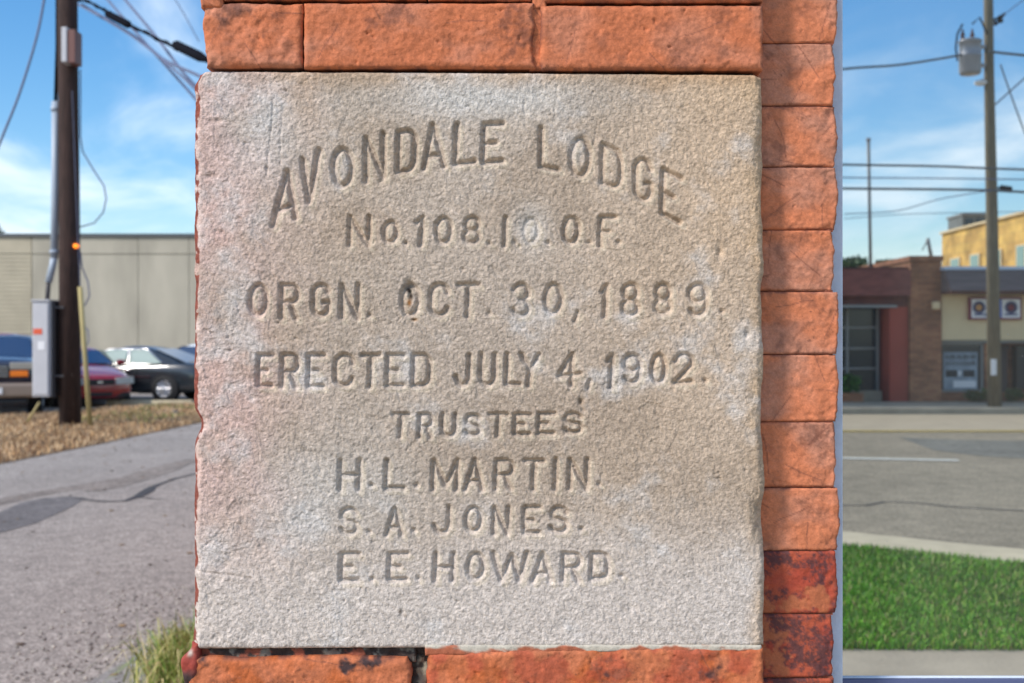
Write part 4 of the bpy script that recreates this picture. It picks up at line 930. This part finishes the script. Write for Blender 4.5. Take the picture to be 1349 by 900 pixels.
# dark coupe, broadside, nose to the left
CDp = GD(529)
cp = empty('parked_car', (0, 0, 0), label='dark blue two door coupe with silver alloy wheels, parked broadside', cat='car')
loft_body([(2.30, .30, .48, .55, .55), (2.22, .22, .58, .66, .78), (1.9, .19, .66, .76, .86), (1.3, .18, .74, .86, .88), (.75, .17, .82, .94, .88), (0, .17, .86, .95, .88), (-.9, .18, .88, .97, .88), (-1.5, .19, .90, .99, .87), (-2.05, .22, .88, .97, .82), (-2.28, .28, .80, .90, .70), (-2.34, .36, .62, .7, .55)], cp, M['car_black'])
cabin(cp, M['car_black'], M['car_glass'], 0.92, 1.385, 1.45, .15, -.75, -1.9, .80, .60,
      [(.08, .50, .05, .90, .0, .44), (.53, .82, .05, .90, .48, .88)], M['car_glass_blue'], M['steel'])
arches(cp, (1.38, -1.32), .865, .315)
for x in (1.38, -1.32):
    for s in (1, -1): make_wheel(cp, x, s * .79, .315)
for q in (.888, -.9):
    b = MB(); b.box(-.95, .95, q, q + .012, .60, .625); b.build('side_moulding', M['steel'], cp)
for s in (1, -1):
    b = MB(); b.box(-.55, .85, s * .883 - .006, s * .883 + .006, .30, .305); b.box(-.55, -.54, s * .883 - .007, s * .883 + .007, .30, .9); b.box(.85, .86, s * .883 - .007, s * .883 + .007, .30, .85); b.build('door_gap', M['plastic'], cp)
    b = MB(); b.box(-.42, -.22, s * .893 - .012, s * .893 + .012, .77, .80); b.build('door_handle', M['steel'], cp, bevel=.006)
    b = MB(); b.box(.72, .92, min(s * .86, s * 1.02), max(s * .86, s * 1.02), .92, 1.03); b.build('mirror', M['car_black'], cp, bevel=.03)
    b = MB(); b.box(-2.30, -2.2, min(s * .45, s * .76), max(s * .45, s * .76), .68, .82); b.build('tail_lamp', M['red_label'], cp, bevel=.02)
    b = MB(); b.box(2.16, 2.27, min(s * .4, s * .72), max(s * .4, s * .72), .52, .64); b.build('headlight', M['lamp_glass'], cp, bevel=.02)
# the nose (+x) points to the picture's left, turned so that the tail comes a little nearer
rw = Vector(P(218, 529, CDp)); th = R(180 - 13)
off = Matrix.Rotation(th, 3, 'Z') @ Vector((-1.32, .79, 0))
cp.rotation_euler = (0, 0, th); cp.location = (rw.x - off.x, rw.y - off.y, 0.012)

# red saloon, nose towards the camera
rc = empty('parked_car', (0, 0, 0), label='red saloon car behind the wooden pole, nose towards the road', cat='car')
loft_body([(2.25, .24, .50, .58, .45), (2.16, .18, .60, .68, .74), (1.9, .17, .66, .76, .84), (1.3, .17, .74, .88, .87), (.8, .17, .82, .96, .88), (-1.4, .18, .88, .98, .88), (-2.2, .24, .86, .96, .80), (-2.32, .36, .6, .7, .55)], rc, M['car_red'])
cabin(rc, M['car_red'], M['car_glass'], .94, 1.36, .95, .1, -1.0, -1.7, .80, .62, [(.10, .48, .05, .9, .02, .46), (.52, .86, .05, .9, .5, .9)], M['car_glass_blue'])
arches(rc, (1.35, -1.3), .85, .31)
for x in (1.35, -1.3):
    for s in (1, -1): make_wheel(rc, x, s * .78, .31, 6)
for s in (1, -1):
    b = MB(); b.hexa([(2.26, s * .36, .50), (2.15, s * .80, .52), (2.12, s * .80, .68), (2.21, s * .36, .66), (2.0, s * .36, .50), (1.85, s * .78, .52), (1.85, s * .78, .67), (2.0, s * .36, .66)]); b.build('headlight', M['lamp_glass'], rc, bevel=.01)
    b = MB(); b.box(2.0, 2.215, min(s * .36, s * .68), max(s * .36, s * .68), .22, .32); b.build('fog_lamp_recess', M['plastic'], rc, bevel=.02)
    b = MB(); b.box(.6, .78, min(s * .86, s * 1.02), max(s * .86, s * 1.02), .94, 1.05); b.build('mirror', M['car_red'], rc, bevel=.03)
b = MB(); b.box(2.0, 2.262, -.33, .33, .50, .63); b.build('grille', M['plastic'], rc, bevel=.015)
b = MB(); b.box(2.0, 2.255, -.28, .28, .25, .33); b.build('lower_grille', M['plastic'], rc, bevel=.015)
b = MB(); b.box(2.262, 2.27, -.06, .06, .54, .59); b.build('badge', M['steel'], rc)
th = R(-54); D_ = GD(537)
nose = Vector(P(131, 537, D_)); off = Matrix.Rotation(th, 3, 'Z') @ Vector((2.2, 0, 0))
rc.rotation_euler = (0, 0, th); rc.location = (nose.x - off.x, nose.y - off.y, .012)

# navy sport utility vehicle, nose towards the camera, at the left edge
sv = empty('parked_car', (0, 0, 0), label='navy and tan sport utility vehicle with amber indicators at the left edge', cat='car')
loft_body([(2.35, .62, .98, 1.02, .72), (2.25, .60, 1.05, 1.10, .86), (1.9, .50, 1.08, 1.17, .92), (1.2, .45, 1.10, 1.20, .94), (.8, .42, 1.12, 1.22, .94), (-1.8, .42, 1.12, 1.22, .94), (-2.3, .45, 1.1, 1.2, .90), (-2.4, .5, 1.0, 1.1, .8)], sv, M['car_suv'])
cabin(sv, M['car_suv'], M['car_glass'], 1.16, 1.64, 1.0, .35, -2.0, -2.25, .88, .72, [(.08, .36, .05, .9, .04, .34), (.38, .66, .05, .9, .36, .66), (.69, .95, .05, .9, .69, .95)], M['car_glass_blue'])
arches(sv, (1.45, -1.4), .925, .37)
for x in (1.45, -1.4):
    for s in (1, -1): make_wheel(sv, x, s * .84, .37, 5, .24)
b = MB(); b.box(2.05, 2.47, -.93, .93, .36, .66); b.build('front_bumper', M['car_tan'], sv, bevel=.06)
b = MB(); b.box(2.0, 2.42, -.7, .7, .22, .345); b.build('bumper_skirt', M['plastic'], sv, bevel=.03)
b = MB(); b.box(2.3, 2.40, -.36, .36, .76, 1.02); b.build('grille', M['plastic'], sv, bevel=.02)
b = MB()
for k in range(4): b.box(2.40, 2.412, -.35, .35, .79 + k * .06, .81 + k * .06)
b.build('grille_bar', M['steel'], sv)
for s in (1, -1):
    b = MB(); b.box(2.10, 2.395, min(s * .38, s * .88), max(s * .38, s * .88), .92, 1.07); b.build('headlight', M['lamp_glass'], sv, bevel=.02)
    b = MB(); b.box(2.08, 2.40, min(s * .38, s * .72), max(s * .38, s * .72), .78, .90); b.build('indicator', M['amber'], sv, bevel=.015)
    b = MB(); b.box(.7, .9, min(s * .94, s * 1.16), max(s * .94, s * 1.16), 1.16, 1.32); b.build('mirror', M['car_suv'], sv, bevel=.03)
    b = MB(); b.box(-2.0, 2.2, s * .94 - .012, s * .94 + .012, .44, .60); b.build('tan_sill', M['car_tan'], sv, bevel=.01)
b = MB(); b.box(2.47, 2.485, -.25, .25, .44, .57); b.build('licence_plate', M['white_label'], sv)
th = R(-90 + 20); D_ = GD(549)
nose = Vector(P(-14, 549, D_)); off = Matrix.Rotation(th, 3, 'Z') @ Vector((2.3, 0, 0))
sv.rotation_euler = (0, 0, th); sv.location = (nose.x - off.x, nose.y - off.y, .012)
# white car behind the coupe
wc = empty('parked_car', (0, 0, 0), label='white car of which only the roof shows behind the dark coupe', cat='car')
loft_body([(2.25, .24, .55, .62, .6), (1.9, .18, .68, .8, .85), (.8, .18, .84, .98, .88), (-1.4, .18, .9, 1.0, .88), (-2.3, .3, .85, .95, .78)], wc, M['car_white'])
cabin(wc, M['car_white'], M['car_glass_blue'], .96, 1.44, 1.0, .2, -1.1, -1.8, .8, .64, [(.10, .48, .05, .9, .02, .46), (.52, .86, .05, .9, .5, .9)])
arches(wc, (1.35, -1.3), .855, .31)
for x in (1.35, -1.3):
    for s in (1, -1): make_wheel(wc, x, s * .78, .31, 6)
q = P(262, 510, 33.5); wc.location = (q[0], q[1], .012); wc.rotation_euler = (0, 0, R(178))
# pink-red vehicle roof behind the suv
pc = empty('parked_car', (0, 0, 0), label='dull red van behind the navy sport utility vehicle', cat='car')
loft_body([(2.25, .3, .7, .8, .6), (1.9, .25, .9, 1.0, .88), (.8, .25, 1.0, 1.1, .92), (-2.2, .25, 1.0, 1.1, .92), (-2.35, .3, .95, 1.05, .85)], pc, M['car_red'])
cabin(pc, M['car_red'], M['car_glass_blue'], 1.06, 1.72, 1.3, .6, -2.1, -2.3, .88, .74, [(.06, .34, .05, .9, .02, .34), (.37, .66, .05, .9, .37, .66), (.69, .95, .05, .9, .69, .95)])
arches(pc, (1.45, -1.4), .905, .34)
for x in (1.45, -1.4):
    for s in (1, -1): make_wheel(pc, x, s * .83, .34, 6)
q = P(-14, 520, 29.5); pc.location = (q[0], q[1], .012); pc.rotation_euler = (0, 0, R(-80))
# concrete wheel stops at the edge of the lot
def wheel_stop(px0, px1, py, label):
    D = GD(py); x0, x1 = (px0 - 674.5) / F * D, (px1 - 674.5) / F * D; y = D - CD
    b = MB(); b.hexa([(x0, y, .004), (x1, y + .15, .004), (x1, y + .30, .004), (x0, y + .15, .004), (x0, y + .03, .13), (x1, y + .17, .13), (x1, y + .27, .13), (x0, y + .13, .13)])
    tag(b.build('wheel_stop', M['kerb'], bevel=.012), label, 'wheel stop', 'concrete wheel stops')
wheel_stop(199, 250, 535, 'concrete wheel stop in the straw below the rear wheel of the coupe')
wheel_stop(140, 195, 534.5, 'concrete wheel stop beside the nose of the red saloon')
q = ground_pt(231, 548)
b = MB()
import bmesh as _bm
bm_ = _bm.new(); _bm.ops.create_icosphere(bm_, subdivisions=2, radius=.07)
for v in bm_.verts: v.co *= random.uniform(.8, 1.15)
me = bpy.data.meshes.new('stone'); bm_.to_mesh(me); bm_.free(); me.materials.append(M['patch']); o = bpy.data.objects.new('stone', me); COL.objects.link(o); o.location = (q[0], q[1], .06)
tag(o, 'dark stone lying in the straw near the wheel stop', 'stone')

# ------------------------------------------------------------------ across the street (seen in the shop window)
SD = GD(536.5)                      # the shop fronts
sx_ = lambda px, D=SD: (px - 674.5) / F * D
sz_ = lambda py, D=SD: CAMH - (py - 450) / F * D
def fbox(m_, px0, px1, py0, py1, d0, d1, D=SD):
    """box on a shop front: d0..d1 metres in front of (+) or behind (-) the facade line"""
    return m_.box(sx_(px0, D), sx_(px1, D), RY(D) + min(d0, d1), RY(D) + max(d0, d1), sz_(py1, D), sz_(py0, D))
def part(name, m_, root, *bx, bevel=0.0):
    b = MB()
    for a in bx: fbox(b, *a)
    o = b.build(name, m_, root, bevel=bevel); lk(o, root); return o
Yf = RY(SD)
s1 = empty('brick_shop', (sx_(1150), Yf, 0), label='dark red brick shop with a large gridded window across the street', cat='building')
part('wall', M['brick_dark'], s1, (900, 1196.5, 352, 403.5, 0, -6), (1172, 1196.5, 404, 540, 0, -6), (900, 1171.5, 404, 540, -1.2, -6))
part('red_reveal', M['red_wall'], s1, (1171.5, 1196, 404, 533, .012, -1.1))
part('shingle_band', M['shingle_red'], s1, (900, 1196.5, 356, 390, .18, .002))
part('cornice', M['mullion'], s1, (900, 1180, 402, 405.5, .10, .002))
part('canopy_soffit', M['brick_dark'], s1, (900, 1171, 396, 402, .04, -1.19))
part('window_glass', M['dark_glass'], s1, (1060, 1168, 406, 516, -.62, -.66))
for px in (1060, 1108, 1124, 1165): part('mullion', M['mullion'], s1, (px, px + 3, 406, 516, -.54, -.61))
for py in (430, 458, 485): part('transom', M['mullion'], s1, (1060, 1167, py, py + 2.6, -.55, -.60))
part('stall_riser', M['concrete'], s1, (1060, 1170, 516, 534, -.42, -.8))
part('brick_planter', M['brick_brown'], s1, (1080, 1133, 518, 533, .25, -.35))
o = crown('shrub', Vector((sx_(1122), Yf - .1, sz_(508))) , (.26, .26, .24), 1600, .035, [(.05, .16, .015), (.09, .26, .02), (.04, .10, .015)], M['leaf'], None, 21)
tag(o, 'round bright green shrub in the brick planter by the gridded window', 'shrub')
part('brick_pier', M['brick_brown'], s1, (1197, 1238, 345, 540, .12, -5))
part('pier_cap', M['brick_brown'], s1, (1194.5, 1239, 338, 344.5, .20, -5))
part('wall_lamp', M['stucco'], s1, (1224, 1233, 398, 408, .30, .125), bevel=.03)
s2 = empty('stucco_shop', (sx_(1300), Yf, 0), label='beige stucco shop with shingled awning and a white sign across the street', cat='building')
part('stucco_wall', M['stucco'], s2, (1238.6, 1560, 384, 448, .06, -6))
b = MB()
for (x0, x1) in ((1237, 1570),):
    a0, a1 = sx_(x0), sx_(x1)
    b.hexa([(a0, Yf + .75, sz_(385)), (a1, Yf + .75, sz_(385)), (a1, Yf + .065, sz_(385)), (a0, Yf + .065, sz_(385)),
            (a0, Yf + .35, sz_(357)), (a1, Yf + .35, sz_(357)), (a1, Yf + .065, sz_(357)), (a0, Yf + .065, sz_(357))])
lk(b.build('awning', M['shingle'], s2), s2)
part('awning_flashing', M['flash'], s2, (1236, 1570, 352.5, 356.8, .38, .05))
part('soffit_beam', M['brick_dark'], s2, (1238, 1570, 385.2, 388, .70, .065))
part('recess_wall', M['brick_brown'], s2, (1238.6, 1560, 448.2, 540, -.75, -6), (1238.6, 1560, 517, 540, -.10, -.749), (1300, 1318, 448.2, 517, -.12, -.749))
part('lintel', M['mullion'], s2, (1238.6, 1560, 448.3, 452, -.02, -.7))
part('window_frame', M['mullion'], s2, (1240.5, 1299, 452.2, 455, -.15, -.25), (1240.5, 1299, 514, 516.8, -.15, -.25), (1240.5, 1243.5, 455, 514, -.15, -.25), (1296, 1299, 455, 514, -.15, -.25))
part('window_glass', M['dark_glass'], s2, (1243.5, 1296, 455, 514, -.2, -.23))
part('window_poster', M['poster_grey'], s2, (1247, 1292, 464, 513.5, -.185, -.195))
b = MB(); rs = random.Random(2)
for row, (y0, y1) in enumerate(((468, 474), (476, 482))):
    x = 1250
    while x < 1289:
        w_ = rs.uniform(1.6, 3); fbox(b, x, x + w_ * .45, y0, y1, -.178, -.184); fbox(b, x, x + w_, y0 if rs.random() < .5 else (y0 + y1) / 2, (y0 if rs.random() < 0 else y0) + (y1 - y0) * .65, -.1775, -.1835); x += w_ + 1.4
for x0 in (1250, 1273): fbox(b, x0, x0 + 15, 488, 497, -.178, -.184)
lk(b.build('poster_lettering', M['poster_ink'], s2), s2)
part('window_notice', M['white_label'], s2, (1260, 1290, 502, 511, -.177, -.183), (1266, 1270, 489, 495, -.17, -.176))
part('door', M['door'], s2, (1320, 1341, 461, 531, -.55, -.749), (1318, 1343, 456, 460.5, -.5, -.749), bevel=.01)
part('door_plate', M['steel'], s2, (1324, 1330, 479, 482, -.535, -.549))
part('window_glass', M['dark_glass'], s2, (1352, 1440, 456, 514, -.5, -.74))
sg = empty('shop_sign', (sx_(1308), Yf + .06, sz_(421)), label='white shop sign with two round emblems in a maroon frame on the stucco wall', cat='sign')
part('sign_frame', M['sign_red'], sg, (1273.5, 1342, 392, 421.5, .16, .062))
part('sign_face', M['sign_white'], sg, (1276, 1295, 394.5, 419, .175, .161), (1316, 1339.5, 394.5, 419, .175, .161))
part('sign_panel', M['sign_blue'], sg, (1295.5, 1315, 394.5, 419, .175, .161))
for px in (1285.5, 1327.5):
    b = MB(); b.lathe([(.10, .176), (.10, .186), (.145, .186), (.145, .176)], (sx_(px), Yf, sz_(405.5)), 'Y', 24); lk(b.build('round_emblem', M['sign_navy'], sg), sg)
    b = MB(); b.lathe([(0, .184), (.07, .184), (.07, .176)], (sx_(px), Yf, sz_(405.5)), 'Y', 20); lk(b.build('emblem_core', M['sign_orange'] if px < 1300 else M['sign_red'], sg), sg)
part('sign_lettering', M['sign_navy'], sg, (1279, 1295, 413.5, 416, .181, .176), (1319, 1336, 413.5, 416, .181, .176))
for px, sd in ((1282, 31), (1327, 32)):
    o = crown('shrub', Vector((sx_(px), Yf + .35, .30)), (.36 if px < 1300 else .22, .2, .15), 900, .04, [(.05, .10, .02), (.10, .14, .04), (.14, .10, .03)], M['leaf'], None, sd)
    tag(o, 'low green shrub under the window with posters' if px < 1300 else 'small green shrub right of the street pole at the shop door', 'shrub')
# yellow brick building behind
YD = 44.0
yb = empty('yellow_building', (sx_(1300, YD), RY(YD), 0), label='tall yellow brick building rising behind the stucco shop', cat='building')
b = MB(); x0, x1 = sx_(1241, YD), sx_(1560, YD - 16); y0, y1 = RY(YD), RY(YD - 16)
z0 = sz_(309, YD)
b.hexa([(x0, y0, 0), (x1, y1, 0), (x1 + 18, y0 - 14, 0), (x0 * 1.36, y0 - 14, 0), (x0, y0, z0), (x1, y1, z0), (x1 + 18, y0 - 14, z0), (x0 * 1.36, y0 - 14, z0)]); lk(b.build('wall', M['brick_yellow'], yb), yb)
fdir = Vector((x1 - x0, y1 - y0, 0)).normalized(); fn = Vector((-fdir.y, fdir.x, 0))
if fn.x > 0: fn = -fn
def on_face(px, d):       # point of the slanting facade in the direction of pixel px
    t_ = (px - 674.5) / F
    # solve x0+s*fdir.x = t*(Dist) with Dist = 2*PANE_Y+CD - y
    s = (t_ * (2 * PANE_Y + CD - y0) - x0) / (fdir.x + t_ * fdir.y)
    return Vector((x0, y0, 0)) + fdir * s + fn * d, (2 * PANE_Y + CD) - (y0 + fdir.y * s)
def face_box(name, m_, px0, px1, py0, py1, d0, d1, root=yb):
    (a0, Da), (b0, Db) = on_face(px0, d0), on_face(px1, d0); a1, b1 = on_face(px0, d1)[0], on_face(px1, d1)[0]
    zt, zb = sz_(py0, Da), sz_(py1, Da)
    m2 = MB(); m2.hexa([(p.x, p.y, zb) for p in (a0, b0, b1, a1)] + [(p.x, p.y, zt) for p in (a0, b0, b1, a1)]); lk(m2.build(name, m_, root), root)
for px in (1253, 1279, 1308, 1340, 1372):
    face_box('window', M['stucco'], px, px + 13, 341 - (px - 1253) * .2, 354, .02, .05)
    face_box('window_pane', mat('pale_green_glass', (.20, .33, .30), .2), px + 1.5, px + 11.5, 342.5 - (px - 1253) * .2, 354, .051, .06)
b = MB(); c0, c1 = Vector((x0, y0, 0)) + fn * .1, Vector((x1, y1, 0)) + fn * .1; c2, c3 = c1 - fn * .4, c0 - fn * .4
b.hexa([(p.x, p.y, z0 + .003) for p in (c0, c1, c2, c3)] + [(p.x, p.y, z0 + .08) for p in (c0, c1, c2, c3)]); lk(b.build('parapet_cap', M['stucco'], yb), yb)
hv = empty('rooftop_unit', (sx_(1283, YD + 3), RY(YD + 3), z0), label='grey metal air unit on the yellow building roof', cat='air conditioner')
part('unit_body', M['hvac'], hv, (1268, 1301, 284, 312, 0, -1.6, YD + 3), bevel=.03)
part('unit_cover', M['mullion'], hv, (1266.5, 1302.5, 281, 284, .05, -1.65, YD + 3))
part('unit_grille', M['dark_glass'], hv, (1271, 1282, 288, 300, .02, .001, YD + 3), (1285, 1298, 288, 300, .02, .001, YD + 3))
# masts on the roof of the brick shop
mp_ = empty('roof_mast', Q(1146, 352, SD + 2.5), label='slender grey metal mast on the brick shop roof', cat='mast')
MX = lambda px, py: Vector(Q(px, py, SD + 2.5)) - mp_.location
b = MB(); b.tube([MX(1147, 356), MX(1145.5, 270), MX(1144, 182)], .042, 8); b.build('mast_tube', M['mullion'], mp_, True)
b = MB(); b.tube([MX(1144, 182), MX(1144, 186)], .06, 8); b.build('mast_cap', M['galv'], mp_)
an = empty('roof_antenna', Q(1225, 338, SD + 1), label='small bent aerial above the brick pier', cat='antenna')
AX = lambda px, py: Vector(Q(px, py, SD + 1)) - an.location
b = MB(); b.tube([AX(1227, 339), AX(1222, 314)], .045, 6); b.tube([AX(1215, 330), AX(1222, 316)], .015, 6); b.build('aerial_rod', M['mullion'], an, True)
# trees low over the roof
for i, (px, sz) in enumerate(((1122, .55), (1178, .5))):
    t_ = empty('tree', (sx_(px, 60), RY(60), 0), label=('round green tree top over the roof beside the brick edge', 'flat green tree top over the roof right of the thin mast')[i], cat='tree')
    crown('crown', (0, 0, sz_(352, 60)), (1.3, 1, sz), 1200, .13, [(.05, .09, .03), (.07, .12, .04)], M['leaf'], t_, 50 + i)
    b = MB(); b.tube([(0, 0, 0), (0, 0, sz_(352, 60))], [.2, .08]); b.build('trunk', M['pole'], t_, True)
# street pole with transformer
TD = GD(546) + .5
tp = empty('utility_pole', Q(1310, 545, TD), label='grey utility pole with a round transformer before the stucco shop', cat='utility pole')
TX = lambda px, py, D=TD: Vector(Q(px, py, D)) - tp.location
tm = TD / F
b = MB(); b.tube([TX(1310.5, 546), TX(1307, 300), TX(1303, 100), TX(1301, -120)], [9.0 * tm, 7.6 * tm, 6.3 * tm, 5.6 * tm], 14); b.build('pole_shaft', M['pole_pale'], tp, True)
tf = empty('transformer', TX(1278, 98, TD - .1)); tf.parent = tp
hh = 44 * tm; rr = 14 * tm
b = MB(); b.lathe([(0, 0), (rr * .9, .0), (rr * .95, .03), (rr, .05), (rr, hh * .5), (rr * 1.05, hh * .52), (rr * 1.05, hh * .56), (rr, hh * .58), (rr, hh * .93), (rr * 1.06, hh * .94), (rr * 1.06, hh), (rr * .6, hh * 1.06), (0, hh * 1.08)], n=20); b.build('tank', M['galv'], tf, True)
b = MB()
for dx in (-rr * .7, rr * .2):
    b.lathe([(.03, hh), (.05, hh + .04), (.03, hh + .08), (.05, hh + .12), (.03, hh + .16), (.015, hh + .24), (0, hh + .26)], (dx, 0, 0), 'Z', 10)
b.build('bushing', M['brick_dark'], tf, True)
b = MB(); b.tube([(-rr * 1.2, 0, hh * .4), (-rr * 1.35, 0, hh * .8), (-rr * 1.2, 0, hh * 1.2), (-rr * .7, 0, hh * 1.5)], .02, 6); b.tube([(rr * .2, 0, hh * 1.5), (rr * .9, 0, hh * 1.7), (rr * 1.6, 0, hh * 1.2)], .02, 6); b.build('jumper_wire', M['black'], tf, True)
b = MB(); a = TX(1290, 60); c = TX(1304, 64); b.box(a.x, c.x, -.05, .05, c.z, c.z + .07); a = TX(1290, 86); b.box(a.x, c.x, -.05, .05, a.z - .04, a.z + .03); b.build('mounting_arm', M['galv'], tp)
b = MB(); q = TX(1292, 109); b.lathe([(0, -.06), (.10, -.05), (.14, 0), (.10, .04), (0, .05)], (q.x, q.y, q.z), 'Z', 14); b.build('street_lamp_head', M['white_label'], tp, True)
b = MB(); b.tube([TX(1292, 106), TX(1303, 104)], .025); b.build('lamp_arm', M['galv'], tp)
b = MB(); q = TX(1318, 24); b.tube([TX(1304, 28), TX(1316, 24), TX(1324, 18)], .03); b.lathe([(.03, -.1), (.07, -.06), (.03, -.02), (.07, .02), (.03, .06)], (q.x, q.y, q.z), 'Z', 10); b.lathe([(.03, -.1), (.06, -.06), (.03, -.02)], (q.x - .1, q.y, q.z - .05), 'Z', 10); b.build('insulator', M['black'], tp, True)
b = MB(); a, c = TX(1301, 473), TX(1308, 494); b.box(a.x, c.x, .165, .185, c.z, a.z); b.build('pole_notice', M['white_label'], tp)
b = MB(); q = TX(1326, 249); b.tube([TX(1304, 247), TX(1326, 248)], .02); b.tube([TX(1318, 248), TX(1332, 250)], .07, 8); b.build('line_fitting', M['black'], tp)
# lines across the street
G2 = 'overhead lines over the main street'
for pts, r, D, lab in (([(1000, 214), (1112, 217), (1230, 219), (1305, 222), (1400, 225)], .045, 23.4, 'uppermost long dark line level over the street'),
                       ([(1000, 232), (1112, 234), (1230, 235), (1305, 236), (1400, 237)], .025, 23.4, 'faint middle line level over the street'),
                       ([(1000, 247), (1112, 248.5), (1230, 249.5), (1305, 251), (1400, 256)], .05, 23.4, 'lowest thick dark line level over the street'),
                       ([(1000, 106), (1112, 91), (1180, 86), (1235, 78), (1268, 72)], .045, 23.4, 'thick line sagging to the transformer'),
                       ([(1112, 282), (1180, 278), (1240, 262), (1305, 251)], .02, 23.2, 'thin line rising from the left to the pole fitting'),
                       ([(1112, 288), (1200, 282), (1300, 280), (1400, 278)], .015, 24.4, 'faintest thin line just above the rooftops'),
                       ([(1303, 68), (1330, 71), (1400, 78)], .05, 23.4, 'thick line leaving the transformer to the right'),
                       ([(1311, 138), (1349, 104), (1400, 60)], .03, 23.4, 'straight guy line rising to the right from the street pole'),
                       ([(1318, 85), (1330, 120), (1349, 172), (1380, 250)], .03, 23.0, 'guy line falling steeply right of the street pole'),
                       ([(1322, 20), (1349, 0), (1400, -30)], .02, 23.4, 'thin line climbing from the insulator to the right')):
    wire('street_line', pts, r * .55, M['wire'] if r < .03 else M['coping'], lab, group=G2, f=Q, D=D)
